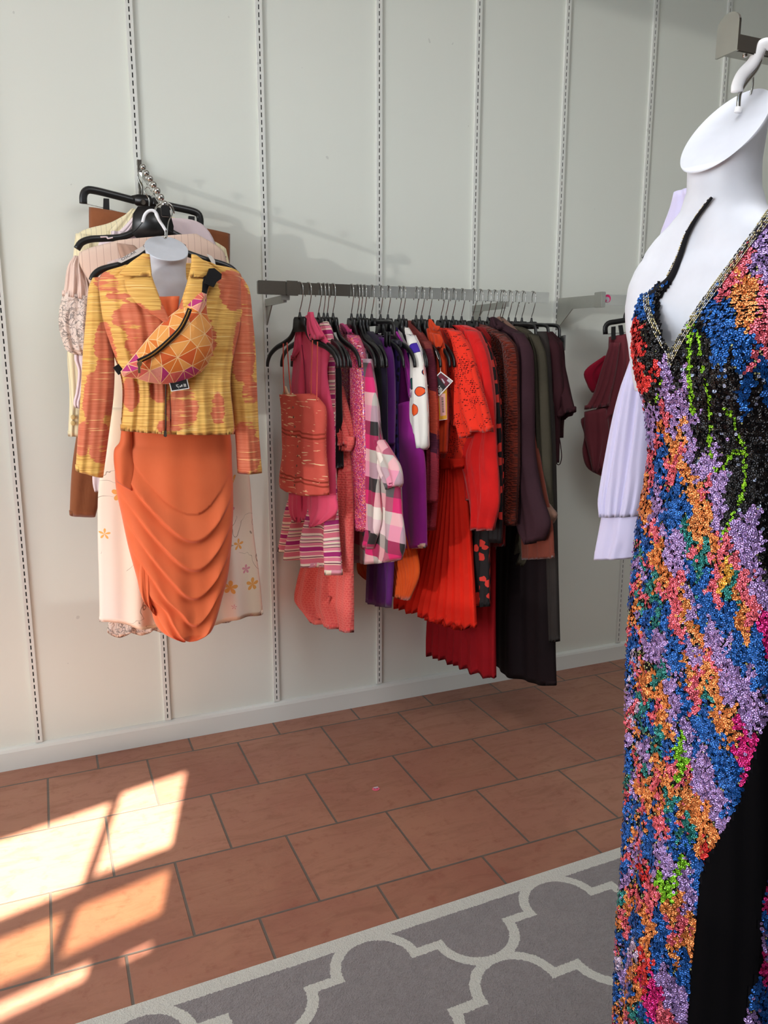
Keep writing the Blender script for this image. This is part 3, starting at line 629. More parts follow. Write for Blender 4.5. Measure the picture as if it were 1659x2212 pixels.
t=thing('price_tag','yellow cardboard price tag with a pink barcode label, partly behind the square hang tag','tag',pt2.pt(955,855))
bm=BM(); plate_px(bm,[(943,835),(965,838),(966,906),(947.5,908.5)],pl=pt2,th=.0008); mk('card',bm,paper_white,t,False)
bm=BM(); plate_px(bm,[(943.5,836),(965,838),(965.5,905),(949,907)],pl=pt2,th=.0004,off=.0009); mk('printed_face',bm,plain('yellow_card',(214,158,24),.6),t,False)
bm=BM(); plate_px(bm,[(948,850),(962,850),(963,897),(951.5,899)],pl=pt2,th=.0004,off=.0014); mk('barcode_label',bm,plain('pink_label',(222,168,160),.7),t,False)
bm=BM(); y=858
for k,wd in enumerate([1,.6,1.6,.5,.8,2,.5,.5,1.4,.6,.5,1,.4,.4,.4,1,.4,.8,.5,1.6]):
    x_=953.5+.09*(y-858)*.6
    plate_px(bm,[(x_,y),(x_+4.4,y-.2),(x_+4.4,y-.2+wd),(x_,y+wd)],pl=pt2,th=.0003,off=.0019); y+=wd+.85
mk('barcode',bm,dark_print,t,False)
# --- 14 red-orange dress with eyelet bodice
p=rack_plane(952,4); red=M['red']; lc=lace(); ps=rack_plane(945,20)
hemw=lambda s:.006*math.sin(s*40)
build('pleated_eyelet_dress','red-orange dress with cut-out eyelet bodice, flutter sleeve and long pleated skirt','dress',[
 ('bodice',C([((956,708),(975,709)),((953,735),(1004,735)),((955,790),(1015,790)),((958,860),(1015,860)),((960,930),(1012,930)),((944,1000),(1002,1000))],p,T=.022,seed=2,folds=(2,.005,.3)),lc),
 ('sleeve_layer',C([((958,800),(985,760)),((962,860),(1000,850)),((966,905),(1005,900)),((970,917),(1001,921))],p,T=.012,off=.028,nu=20,folds=(2,.006,.3)),lc),
 ('flutter_sleeve',C([((974,712),(990,716)),((985,745),(1015,755)),((990,800),(1030,810)),((990,860),(1045,860)),((991,905),(1060,905)),((1001,945),(1066,928))],p,T=.026,off=.036,nu=36,folds=(2.2,.012,.25),hem=lambda s:-.006*math.sin(s*9)),lc),
 ('waistband',C([((943,990),(1003,990)),((943,1012),(1003,1012))],p,T=.026,off=.006,nu=20,nv=6),red),
 ('skirt',C([((942,1005),(1003,1005)),((928,1060),(1010,1060)),((902,1150),(1018,1150)),((872,1240),(1024,1250)),((850,1290),(1028,1320)),((849,1308),(1030,1358))],ps,T=.035,folds=(1.5,.006,.1),nu=110,nv=40,front=pl_saw(12,.022),off2=.05,hem=hemw,seed=3),red),
 ('underskirt',C([((930,1200),(1005,1200)),((915,1320),(1000,1330)),((905,1330),(1000,1362))],ps,T=.02,folds=(5,.008,.1),nu=50,nv=12,off=.0),red)],G)
p=rack_plane(977,2); rd=M['redb']
build('red_crinkle_blouse','bright red crinkled blouse with a long loose sleeve, behind the eyelet dress','blouse',[('body',C([((982,703),(1005,702)),((990,712),(1030,712)),((995,740),(1046,735)),((1000,800),(1058,800)),((1005,900),(1066,900)),((1000,1000),(1070,1000)),((1010,1080),(1060,1080))],p,T=.024,folds=(2,.008,.5),seed=3),rd),
 ('sleeve',C([((1012,712),(1030,716)),((1025,760),(1050,765)),((1028,850),(1064,850)),((1020,940),(1070,940)),((1000,980),(1073,990)),((1010,1040),(1076,1040)),((1018,1090),(1076,1090)),((1022,1143),(1063,1146))],p,T=.032,off=.026,nu=26,folds=(2.5,.009,.9),seed=5),rd)],G)
p=rack_plane(996,2); fl=floral('black_red_floral',(14,10,12),(200,50,40))
build('floral_black_dress','black dress with red flower print, a narrow strip right of the red blouse','dress',[('body',C([((1020,716),(1036,716)),((1045,760),(1062,764)),((1054,850),(1078,860)),((1058,1000),(1084,1000)),((1040,1130),(1085,1130)),((1044,1165),(1083,1174))],p,T=.022,seed=1),fl),
 ('skirt',C([((1020,1100),(1062,1100)),((1024,1200),(1056,1200)),((1026,1310),(1057,1310))],p,T=.02,off=.02,nu=20,nv=26,folds=(3,.007,.3)),fl)],G)
p=rack_plane(1020,10)
build('dark_red_dress','long dark red dress, its wine red pleated hem nearly reaching the baseboard','dress',[('body',C([((1030,706),(1048,706)),((1045,728),(1068,732)),((1055,780),(1084,785)),((1060,900),(1091,900)),((1058,1060),(1091,1060)),((1050,1180),(1090,1180))],p,T=.024,seed=3),M['dred']),
 ('skirt',C([((1000,1100),(1070,1120)),((960,1200),(1070,1200)),((925,1310),(1070,1320)),((919,1370),(1071,1400)),((918,1406),(1072,1467))],p,T=.03,nu=90,nv=34,front=pl_saw(9,.02),off2=.02,folds=(2,.004,.1),seed=6,hem=hemw),M['wine'])],G)
p=rack_plane(1035,2); kn=knit('black_rust_knit',(24,14,12),(104,36,22))
build('rust_knit_jumper','chunky black and rust knitted jumper','jumper',[('body',C([((1028,700),(1037,698)),((1035,708),(1070,712)),((1050,725),(1100,735)),((1064,770),(1115,775)),((1078,850),(1117,850)),((1085,950),(1118,950)),((1086,1050),(1116,1050))],p,T=.028,seed=2),kn),
 ('sleeve',C([((1070,716),(1088,722)),((1090,745),(1112,752)),((1095,850),(1117,850)),((1097,1000),(1118,1000)),((1096,1132),(1112,1136))],p,T=.026,off=.024,nu=16,folds=(1,.002,0)),kn)],G)
p=rack_plane(1066,2); pm=M['plum']
build('plum_jacket','dark plum wool jacket with a raised collar point','jacket',[('body',C([((1056,700),(1066,684)),((1064,704),(1096,704)),((1085,722),(1128,722)),((1106,760),(1146,765)),((1112,860),(1150,860)),((1116,1000),(1150,1000)),((1118,1100),(1150,1100))],p,T=.026,seed=2),pm),
 ('sleeve',C([((1112,716),(1128,722)),((1122,750),(1146,760)),((1124,860),(1150,860)),((1120,980),(1152,980)),((1119,1080),(1168,1070)),((1122,1140),(1186,1130)),((1140,1176),(1172,1168))],p,T=.034,off=.026,nu=22,folds=(1.5,.006,.5)),pm),
 ('collar',C([((1062,690),(1066,684)),((1058,705),(1073,704)),((1062,715),(1085,712))],p,T=.006,off=.028,nu=10,nv=8),pm)],G)
p=rack_plane(1080,0); 
build('rust_suede_skirt','rust brown suede skirt whose hem shows under the plum sleeve','skirt',[('body',C([((1120,900),(1150,900)),((1124,1060),(1180,1060)),((1127,1130),(1194,1130)),((1130,1209),(1198,1206))],p,T=.02,seed=1),M['brown'])],G)
p=rack_plane(1085,2); tw=M['tweed']
build('tan_tweed_jacket','tan tweed jacket with a turned back cuff','jacket',[('body',C([((1072,690),(1083,684)),((1095,712),(1120,716)),((1125,745),(1150,750)),((1140,850),(1156,850)),((1148,960),(1163,960)),((1156,1040),(1174,1040)),((1160,1090),(1178,1090))],p,T=.018,seed=5),tw),
 ('cuff',C([((1163,1085),(1180,1083)),((1165,1100),(1192,1098)),((1167,1118),(1201,1112)),((1174,1134),(1191,1133))],p,T=.022,off=.02,nu=14,nv=12),tw),('collar',C([((1074,688),(1080,683)),((1073,700),(1086,697)),((1080,712),(1092,710))],p,T=.006,off=.022,nu=8,nv=8),tw)],G)
p=rack_plane(1098,2); ol=M['olive']
build('olive_coat','olive grey wool coat','coat',[('body',C([((1105,704),(1118,704)),((1118,716),(1142,714)),((1138,745),(1173,752)),((1146,850),(1180,850)),((1152,1000),(1188,1000)),((1110,1150),(1190,1150)),((1105,1218),(1134,1224))],p,T=.024,seed=3),ol),
 ('sleeve',C([((1146,720),(1160,728)),((1156,760),(1175,765)),((1158,860),(1182,860)),((1162,1000),(1188,1000)),((1164,1100),(1190,1100))],p,T=.024,off=.022,nu=16),ol)],G)
p=rack_plane(1105,8)
build('long_black_gown','long black evening gown reaching furthest down, right end of the rail','gown',[('body',C([((1090,900),(1190,900)),((1080,1100),(1196,1100)),((1072,1200),(1198,1200)),((1070,1320),(1198,1320)),((1071,1400),(1199,1420)),((1072,1437),(1201,1481))],p,T=.035,folds=(2,.012,.1),nu=60,nv=50,seed=9,off2=.03,hem=lambda s:-.012*math.sin(PI*s)),M['gown'])],G)
p=rack_plane(1113,0)
build('charcoal_trousers','long charcoal pinstriped trousers at the back of the crowd','trousers',[('body',C([((1160,716),(1176,716)),((1166,740),(1184,745)),((1174,850),(1192,850)),((1180,1000),(1198,1000)),((1186,1200),(1202,1200)),((1192,1386),(1206,1386))],p,T=.02,folds=(4,.004,.1),seed=1),M['char'])],G)
p=rack_plane(1127,0); mr=M['maroon']
build('maroon_short_dress','dark maroon short-sleeved dress behind the charcoal trousers','dress',[('body',C([((1165,718),(1182,716)),((1175,735),(1204,745)),((1182,800),(1210,800)),((1186,838),(1214,845)),((1184,900),(1206,900)),((1180,1000),(1202,1000))],p,T=.024,seed=2),mr)],G)
p=rack_plane(1146,0)
parts=[('body',C([((1176,718),(1190,716)),((1186,730),(1212,742)),((1190,790),(1218,790)),((1192,860),(1222,860)),((1192,915),(1213,915)),((1196,946),(1211,946))],p,T=.022,seed=2),mr),
 ('tiered_sleeve',C([((1206,735),(1213,742)),((1206,800),(1219,800)),((1204,840),(1227,840)),((1200,880),(1237,876)),((1198,914),(1242,888))],p,T=.024,off=.016,nu=20,front=lambda s,v,x:.004*((v*4)%1)),mr),
 ('loop',TB([(1207,944),(1205,960),(1201,985),(1203,1002),(1209,1003),(1213,988),(1211,962),(1208,944)],p,.0018,.0),mr)]
build('tiered_maroon_top','dark maroon top with a tiered flared sleeve and hanging loop, rightmost on the long rail','top',parts,G)
# hangers of the long rail
HG='black hangers on the long chrome rail'
hl=[(645,20,'black hanger holding the coral camisole, first on the rail',0),(664,13,'black hanger inside the rose pink sleeveless shirt',0),(686,12,'black hanger holding the striped dress',0),(697,0,'black hanger holding the plain black vest',0),(705,0,'black hanger just left of the long coral dress hanger',0),(717,6,'black hanger holding the long coral dress',0),
(757,2,'black hanger holding the pink glitter cardigan, leading the second cluster',0),(770,2,'black hanger inside the plaid shirt',0),(777,0,'black hanger holding the black cardigan',0),(785,0,'black hanger holding the navy black top',0),(801,4,'black clip hanger with a bent bar end above the violet coat',1),(820,0,'black hanger holding the deep violet coat',0),(836,4,'black hanger above the pleated orange skirt',0),(860,3,'black hanger holding the purple blazer',0),(869,0,'black hanger holding the spotted white blouse',0),
(897,0,'black hanger holding the ribbed sweater',0),(909,4,'black hanger holding the dark orange shirt dress',0),(926,0,'black hanger between the orange dress and the eyelet dress',0),(952,4,'black hanger holding the red eyelet dress',0),(962,2,'black hanger just right of the eyelet dress hanger',0),(977,2,'black hanger holding the red crinkled blouse',0),(996,2,'black hanger holding the black floral dress',0),
(1020,10,'black hanger holding the long dark red dress',0),(1035,2,'black hanger inside the rust knit jumper',0),(1053,0,'black hanger between the knit jumper and the plum jacket',0),(1066,2,'black hanger holding the plum jacket',0),(1080,0,'black hanger above the rust suede skirt',0),(1085,2,'black hanger holding the tan tweed jacket',0),(1098,4,'black clip hanger, first of the three at the right end',1),(1113,0,'black hanger above the charcoal trousers',0),(1127,2,'black clip hanger, middle of the three at the right end',1),(1148,4,'black clip hanger at the far right end with an empty clip',1)]
for px,phi,l,c_ in hl: hang(px,phi,l,bool(c_))
t=thing('size_clip','grey plastic clip tag on the last clip hanger of the long rail','clip',rack_plane(1148).pt(1218,745))
bm=BM(); pl=rack_plane(1150,4); plate_px(bm,[(1206,728),(1222,724),(1221,757),(1217,758),(1213,742),(1206,740)],pl=pl,th=.006,off=-.02); mk('clip_body',bm,plain('grey_clip',(92,92,90),.5),t,False)
bm=BM(); plate_px(bm,[(1209,730),(1219,728),(1219,738),(1210,738)],pl=pl,th=.002,off=-.013); mk('clip_face',bm,plain('dark_grey_clip',(60,60,60),.5),t,False)
# --- garments on the short rail
p=Plane((2.50,RY,0),d=(.93,-.37)); q=Plane((2.53,RY+.03,0),d=(.93,-.37))
build('burgundy_trousers','folded burgundy satin trousers clipped to the hanger on the short rail','trousers',[('body',C([((1315,728),(1400,712)),((1312,780),(1400,780)),((1302,850),(1400,850)),((1280,895),(1400,900)),((1255,905),(1400,950)),((1262,940),(1400,980)),((1258,975),(1400,1000)),((1268,1010),(1400,1030)),((1300,1030),(1400,1034))],p,T=.03,folds=(3,.012,.4),nu=44,seed=4),M['burg']),
 ('folded_leg',C([((1318,740),(1340,740)),((1298,800),(1330,810)),((1282,850),(1318,862)),((1262,885),(1317,876))],p,T=.014,off=.035,nu=20,nv=18),M['burg']),
 ('folded_leg',C([((1262,890),(1310,880)),((1262,935),(1316,940)),((1272,985),(1300,1000)),((1280,1020),(1290,1022))],p,T=.016,off=.03,nu=20,nv=18,folds=(2,.006,.3)),M['burg'])])
build('crimson_top','crimson top mostly hidden behind the burgundy trousers on the short rail','top',[('body',C([((1305,768),(1340,768)),((1262,803),(1340,803)),((1270,835),(1340,840)),((1278,848),(1340,850)),],q,T=.012,nv=16),M['crim'])])
hx=thing('clip_hanger','black clip hanger holding the burgundy trousers on the short rail','hanger',p.pt(1360,690))
bm=BM(); tube_px(bm,[(1308,722),(1308,706),(1315,698),(1330,695),(1362,690),(1410,683)],p,.011,.0,flat=.5,res=26); 
tube_px(bm,[(1350,692),(1352,680),(1360,671),(1374,671)],p,.010,-.03,flat=.5)
mk('hanger_body',bm,black_plastic,hx)
bm=BM(); tube_px(bm,[(1308,722),(1350,718),(1400,712)],p,.0012,.0,n=6); tube_px(bm,[(1372,672),(1371,655),(1370,645),(1376,634),(1383,640),(1385,650)],p,.002,.0,n=6); mk('hook',bm,chrome,hx)
bm=BM(); plate_px(bm,[(1320,706),(1328,705),(1328,733),(1320,734)],pl=p,th=.012,off=.02); mk('clip',bm,black_plastic,hx,False)
bm=BM(); plate_px(bm,[(1335,703),(1343,702),(1346,722),(1338,724)],pl=p,th=.012,off=.02); mk('clip',bm,black_plastic,hx,False)
# ================= LEFT GROUP: ball arm, layered garments, mannequin =================
AX=.372
def onx(px,py,x=AX): return hit(px,py,(x,0,0),Vector((1,0,0)))
t=thing('faceout_arm','chrome sloping display arm with a row of balls, above the ikat jacket','display arm',(AX,0,2.13))
wall_p=Vector((AX,-.01,2.125)); tip=onx(357,460)
bm=BM(); d=(tip-wall_p); L=d.length; rot=d.to_track_quat('X','Z').to_matrix().to_4x4()
box(bm,(wall_p+tip)/2,(L,.012,.018),rot); bevel(bm,.001,1); mk('arm',bm,chrome,t,False)
bm=BM(); box(bm,tip+Vector((0,-.004,.004)),(.024,.014,.03)); bevel(bm,.002); mk('end_cap',bm,black_plastic,t,False)
bm=BM(); box(bm,(AX,-.014,2.11),(.014,.02,.12)); box(bm,(AX,-.03,2.09),(.006,.035,.05)); mk('bracket',bm,chrome,t,False)
for px,py in [(309,361),(316,374),(324,386),(331.6,399),(339.4,412),(347.5,426.5),(355.4,441)]:
    bm=BM(); c=onx(px,py); sphere(bm,c,.0105,18,12); tube(bm,[c-Vector((0,0,.004)),c-Vector((0,0,.022))],.003,n=6,res=3); mk('ball',bm,chrome,t)
skirt_y=tip.y
# colours
PB=fabric('pale_yellow_pinstripe',(232,218,178))
def pinstripe(name,c,lc_,k=62,rot=0.0,**kw):
    n=NT(name,rough=.85,sheen=.1); uv=n.uv(rot=rot); u,v,_=n.xyz(uv); u=n.math('ADD',u,n.math('MULTIPLY',n.noise(n.uv(1,1),5,1),.01))
    f=n.math('LESS_THAN',n.math('FRACT',n.math('MULTIPLY',u,k)),.07); return n.out(n.mix(n.math('MULTIPLY',f,.7),c,lc_),n.noise(uv,12,3),.3,.006)
pin=pinstripe('cream_pinstripe',(234,222,184),(150,140,120)); 
lilac=fabric('pale_lilac_cotton',(238,220,222),(226,206,212),wr=.6); linen=pinstripe('peach_linen',(224,196,178),(176,140,126),46)
peach=fabric('peach_satin',(232,206,192),(220,190,176),rough=.6,wr=.6,scale=14); brownl=fabric('brown_suede',(150,92,58),(122,70,42),scale=14)
tan=fabric('floral_base',(240,224,206))
def floralskirt():
    n=NT('cream_floral_organza',rough=.7,spec=.2); uv=n.uv(); u,v,_=n.xyz(uv)
    base=n.mix(n.ramp(n.noise(n.uv(2.4,.25),2.2,2),[(.35,0.),(.65,1.)]),(246,228,220),(240,226,196))
    def flowers(base,scale,thr,col,ctr,keep,ox):
        q=n.uv(1,1,0.4,ox=ox); d=n.voro(q,scale,out=0); c_=n.voro(q,scale,out=1); pos=n.voro(q,scale,out=2); r,g,_=n.xyz(c_)
        vm=n.node('ShaderNodeVectorMath',operation='SUBTRACT'); n.put(vm.inputs[0],q); n.put(vm.inputs[1],pos); x,y,_=n.xyz(vm.outputs[0])
        an=n.math('ARCTAN2',y,x); pet=n.math('ADD',thr*.62,n.math('MULTIPLY',n.math('ABSOLUTE',n.math('SINE',n.math('MULTIPLY',an,2.5))),thr*.45))
        f=n.math('MULTIPLY',n.math('LESS_THAN',d,pet),n.math('GREATER_THAN',r,keep)); b=n.mix(f,base,col)
        return n.mix(n.math('MULTIPLY',n.math('LESS_THAN',d,thr*.2),n.math('GREATER_THAN',r,keep)),b,ctr)
    w=n.noise(uv,9,2,.5,.8); st=n.math('LESS_THAN',n.math('ABSOLUTE',n.math('SUBTRACT',w,.5)),.0035); zone=n.math('GREATER_THAN',n.noise(uv,5,1),.55)
    base=n.mix(n.math('MULTIPLY',n.math('MULTIPLY',st,zone),.7),base,(120,104,80))
    base=flowers(base,9,.26,(240,176,96),(150,90,50),.62,0); base=flowers(base,14,.28,(226,160,168),(150,60,70),.72,3.3)
    return n.out(base,n.noise(n.uv(1,.3),8,2),.3,.01)
flw=floralskirt()
def lace_trim():
    n=NT('silvery_lace',rough=.45,spec=.5); uv=n.uv(); d=n.voro(uv,34,'DISTANCE_TO_EDGE'); w=n.noise(uv,40,3,.6,1)
    f=n.math('LESS_THAN',n.math('ABSOLUTE',n.math('SUBTRACT',w,.5)),.03); return n.out(n.mix(f,(226,208,196),(150,136,128)),w,.9,.01)
lacet=lace_trim()
def ikat():
    n=NT('yellow_coral_ikat_silk',rough=.62,sheen=.1,spec=.3); uv=n.uv(); q=n.uv(1,.9)
    jag=n.noise(n.uv(9,120),1,3,.7); a=n.noise(q,7,2.5,.6); f=n.math('ADD',a,n.math('MULTIPLY',n.math('SUBTRACT',jag,.5),.55))
    f=n.math('ADD',f,n.math('MULTIPLY',n.attr('ik'),.5)) ; f=n.ramp(f,[(.54,0.),(.56,1.)])
    strk=n.noise(n.uv(7,260),1,2,.5,.3); yel=n.mix(n.ramp(strk,[(.35,1.),(.62,0.)]),(238,192,104),(204,146,66)); cor=n.mix(n.ramp(strk,[(.4,0.),(.7,1.)]),(212,118,84),(196,92,58))
    c=n.mix(f,yel,cor); fl_=n.noise(n.uv(9,330,ox=5),1,1,.3); c=n.mix(n.ramp(fl_,[(.70,0.),(.73,1.)]),c,(250,220,150))
    wr=n.noise(n.uv(1,60),2.5,2); return n.out(c,n.math('ADD',n.math('MULTIPLY',wr,.6),n.noise(uv,9,3)),.4,.006)
ik=ikat(); tang=fabric('tangerine_crepe',(236,120,74),(222,100,54),rough=.6,wr=.22,scale=7)
def ikattr(o_bm,fn):
    lay=o_bm.verts.layers.float.new('ik')
    for v in o_bm.verts:
        x,y=proj(v.co); v[lay]=fn(x,y)
    return o_bm
# coral blotches of the cloth, where the weave shows them (centre x,y, radius x,y in the traced plane)
BL=[(232,612,24,20),(255,640,22,10),(290,690,36,34),(330,700,30,26),(300,740,28,26),(318,770,30,18),(372,655,20,24),(225,745,18,40),(232,800,22,56),(205,860,22,50),(240,880,18,18),(215,960,22,40),(282,850,14,28),(345,840,16,26),(395,880,30,42),(380,920,30,14),(500,612,22,26),(440,730,26,34),(508,640,24,24),(538,690,14,50),(525,760,20,60),(540,850,16,30),(530,960,22,60),(550,985,12,40),(470,880,14,30),(180,950,14,30)]
def ikf(x,y):
    m_=-.26
    for a,b,c_,d_ in BL:
        e=((x-a)/(c_*1.3))**2+((y-b)/(d_*1.25))**2; m_=max(m_,.75*(1-e))
    return max(-.26,min(.35,m_))
# back to front
Y0=-.10; P=WP(Y0)
build('brown_trousers','brown suede trousers on a clip hanger, rearmost of the garments on the ball arm','trousers',[
 ('waist',C([((192,447),(497,505)),((192,475),(497,530)),((193,520),(495,580)),((200,600),(480,640))],P,T=.02,nu=40,nv=16,folds=(4,.004,.2)),brownl),
 ('leg',C([((195,560),(330,600)),((185,800),(300,800)),((165,940),(250,940)),((155,1015),(232,1015)),((150,1113),(206,1116))],P,T=.026,folds=(1.2,.002,.3)),brownl),
 ('leg',C([((340,600),(480,620)),((350,800),(470,800)),((360,940),(440,940)),((370,1100),(430,1100))],P,T=.026,folds=(2,.006,.3)),brownl)])
def bar_hanger(pl,body,label,extra=None,wire=None,hook=None,kind='clothes_hanger',r=.010):
    t=thing(kind,label,'hanger',pl.pt(*hook[0]) if hook else pl.pt(*body[0][0]),group=None)
    bm=BM()
    for pts,rr in body: tube_px(bm,pts,pl,rr,.0,flat=.6,res=34)
    for poly in (extra or []): plate_px(bm,poly,pl,.012,-.006)
    mk('hanger_body',bm,black_plastic,t)
    if wire:
        bm=BM()
        for pts in wire: tube_px(bm,pts,pl,.0013,.0,n=6)
        mk('clip_wire',bm,chrome,t)
    if hook: bm=BM(); tube_px(bm,hook,pl,.0018,.0,n=7,res=30); mk('hook',bm,chrome,t)
    return t
Pc=WP(-.085)
h_=bar_hanger(Pc,[([(180,440),(180,424),(184,414),(194,410),(240,420),(290,433)],.0125),([(330,437),(375,447),(415,456),(428,462),(432,472),(432,492)],.0125)],
 'black clip hanger with long bent bar, holding the brown trousers behind the ball arm',extra=[[(283,424),(297,421),(330,424),(338,434),(334,448),(296,445),(284,437)]],wire=[[(180,439),(235,452),(285,466)],[(380,478),(405,483),(432,490)]],hook=[(306,424),(306,405),(300,390),(298,378),(303,368),(310,371),(311,380)],kind='clip_hanger')
for q in ([(223,430),(235,431),(236,462),(230,468),(222,466)],[(406,468),(419,469),(419,494),(406,494)]):
    bm=BM(); plate_px(bm,q,Pc,.016,.006); mk('clip',bm,black_plastic,h_,False)
bm=BM(); disc_px(bm,309,437,.0085,Pc,.0065,.002); mk('rivet',bm,chrome,h_,False)
P=WP(-.15)
parts=[('body',C([((285,455),(345,460)),((240,480),(400,480)),((168,505),(455,530)),((163,560),(490,570)),((175,700),(480,700)),((200,900),(450,900))],P,T=.025,nu=40,folds=(3,.005,.2)),pin),
 ('sleeve',C([((163,505),(200,510)),((154,600),(200,600)),((145,760),(190,760)),((150,850),(190,850)),((147,942),(185,942))],P,T=.03,off=.005,folds=(1.5,.004,.3)),pin),
 ('collar',C([((285,450),(300,455)),((238,495),(280,520)),((232,512),(250,515))],P,T=.006,off=.03,nu=14,nv=12),pin),
 ('sleeve',C([((455,520),(488,540)),((470,600),(500,600)),((470,760),(505,760)),((470,940),(500,940))],P,T=.03,folds=(1.5,.004,.3)),pin)]
for y in (901,914): bm=BM(); sphere(bm,P.pt(158,y,.038),.0085,14,8,(1,.4,1)); parts.append(('button',bm,plain('horn_button',(214,190,130),.35)))
build('cream_blazer','cream pinstriped blazer with two cuff buttons, hanging in front of the brown trousers','blazer',parts)
P=WP(-.2)
build('lilac_shirt','pale lilac shirt peeking out between the cream blazer and the puff-sleeved blouse','shirt',[
 ('body',C([((293,462),(325,470)),((250,505),(430,480)),((215,520),(470,540)),((200,640),(470,640)),((215,900),(450,900))],P,T=.02,nu=36,folds=(3,.006,.3)),lilac),
 ('sleeve',C([((205,540),(240,545)),((175,700),(210,700)),((160,772),(200,775)),((168,800),(200,800)),((163,850),(195,850)),((158,868),(190,872)),((160,880),(190,886))],P,T=.024,off=.01,folds=(2.5,.007,.5)),lilac),
 ('shirt_tail',C([((205,990),(230,990)),((200,1020),(230,1020)),((200,1045),(228,1045)),((204,1062),(225,1062))],P,T=.01,nu=12,nv=14,folds=(2,.004,.3)),lilac),
 ('collar',C([((290,470),(296,476)),((262,500),(288,505)),((240,512),(285,512))],P,T=.006,off=.022,nu=12,nv=8),lilac)])
P=WP(-.25)
build('lace_blouse','peach blouse with puffed sleeves and silvery rose embroidery, left of the jacket shoulder','blouse',[
 ('body',C([((260,540),(420,530)),((172,552),(480,545)),((170,640),(490,640)),((200,900),(460,900))],P,T=.02,nu=40,folds=(3,.006,.3)),peach),
 ('puff_sleeve',C([((160,552),(178,556)),((146,575),(195,600)),((138,625),(205,640)),((134,640),(210,655))],P,T=.045,off=.005,nu=36,nv=24,folds=(4,.008,.5)),peach),
 ('lace_sleeve',C([((136,632),(205,645)),((128,668),(212,680)),((127,705),(212,710)),((134,735),(210,742)),((143,756),(205,765)),((160,766),(200,770))],P,T=.045,off=.005,nu=36,nv=30,folds=(2,.008,.5)),lacet),
 ('puff_sleeve',C([((445,545),(485,560)),((450,600),(500,600)),((455,660),(497,650)),((460,740),(490,740))],P,T=.045,nu=24,nv=24,folds=(3,.008,.5)),peach)])
P=WP(-.30)
build('linen_top','peach linen sleeveless top with fine stripes, on the hanger left of the white mannequin neck','top',[
 ('body',C([((250,520),(425,505)),((172,545),(480,540)),((172,570),(490,570)),((195,620),(490,630)),((210,800),(470,800)),((215,900),(460,900))],P,T=.022,nu=40,folds=(2,.004,.2)),linen),
 ('neck_shade',C([((252,525),(290,530)),((262,560),(320,560)),((275,575),(330,575))],P,T=.004,off=.022,nu=10,nv=8),fabric('taupe_neck_shade',(196,160,140))),  # thin darker piece, coloured as the shade inside the neckline
 ('hanger_loop',TB([(217,512),(232,512),(232,515),(244,513)],P,.002,.026),lilac)])
bar_hanger(WP(-.285),[([(308,480),(290,500),(262,512),(225,515),(195,517),(176,524),(166,538)],.0105),([(345,480),(368,500),(410,520),(450,530),(485,560)],.0105)],
 'black hanger of the linen top, its long arm reaching furthest left',extra=[[(297,447),(346,446),(366,460),(374,490),(372,520),(340,528),(300,520),(284,505),(287,462)]],hook=[(322,448),(322,430),(316,420),(312,412),(318,404),(326,408),(327,416)])
# white ribbon loop with OSCAR, hanging from the front hanger
P=WP(-.37)
build('floral_dress','sheer cream dress painted with orange and pink flowers, widest hem behind the orange skirt','dress',[
 ('body',C([((240,600),(470,590)),((232,640),(480,640)),((240,760),(480,760)),((240,900),(500,900))],P,T=.02,nu=40,folds=(2,.005,.2)),flw),
 ('strap',C([((231,567),(262,556)),((236,590),(272,585)),((240,620),(282,615))],P,T=.006,off=.01,nu=12,nv=8),fabric('blush_strap',(232,204,196))),
 ('strap',C([((428,558),(462,556)),((430,575),(466,578)),((430,600),(462,610))],P,T=.006,off=.01,nu=12,nv=8),fabric('blush_strap2',(232,204,196))),
 ('skirt',C([((240,880),(500,880)),((232,960),(530,960)),((214,1040),(540,1040)),((211,1150),(548,1150)),((214,1260),(560,1240)),((215,1343),(568,1322))],P,T=.05,nu=70,nv=50,folds=(3.2,.014,.15),seed=12,hem=lambda s:-.02*math.sin(PI*s)+.008*math.sin(s*17)),flw)])
P=WP(-.33)
scal=lambda s:-.018*abs(math.sin(s*PI*6))
build('lace_slip','blush slip with a scalloped silvery lace hem showing below the floral dress','slip',[
 ('body',C([((260,900),(480,900)),((240,1100),(505,1100)),((235,1325),(512,1315))],P,T=.03,nu=50,folds=(3,.008,.1)),lilac),
 ('lace_hem',C([((236,1315),(512,1312)),((234,1345),(511,1322)),((232,1366),(508,1330))],P,T=.034,nu=90,nv=14,folds=(6,.007,.1),hem=scal,seed=4),lacet)])
Ph=WP(-.41)
h_=bar_hanger(Ph,[([(318,545),(300,557),(270,570),(240,577),(215,585),(203,596),(199,606)],.0105),([(398,545),(420,553),(450,563),(485,573),(505,585),(515,606)],.0105)],
 'black hanger of the floral dress, both curved arm ends showing above the jacket shoulders',extra=[[(338,520),(375,516),(400,530),(404,552),(318,556),(322,534)]],hook=[(360,520),(364,480),(372,462),(368,448),(360,446)])
rt_=thing('ribbon_loop','white satin hanging ribbon lettered OSCAR, looped from the black hanger arm','ribbon',Ph.pt(290,560))
Pr=WP(-.425)
bm=BM(); plate_px(bm,[(255,566),(256,561),(309,531),(326,521),(330,527),(300,549),(262,568)],Pr,.0015,.0); mk('ribbon',bm,fabric('white_ribbon',(232,224,218)),rt_,False)
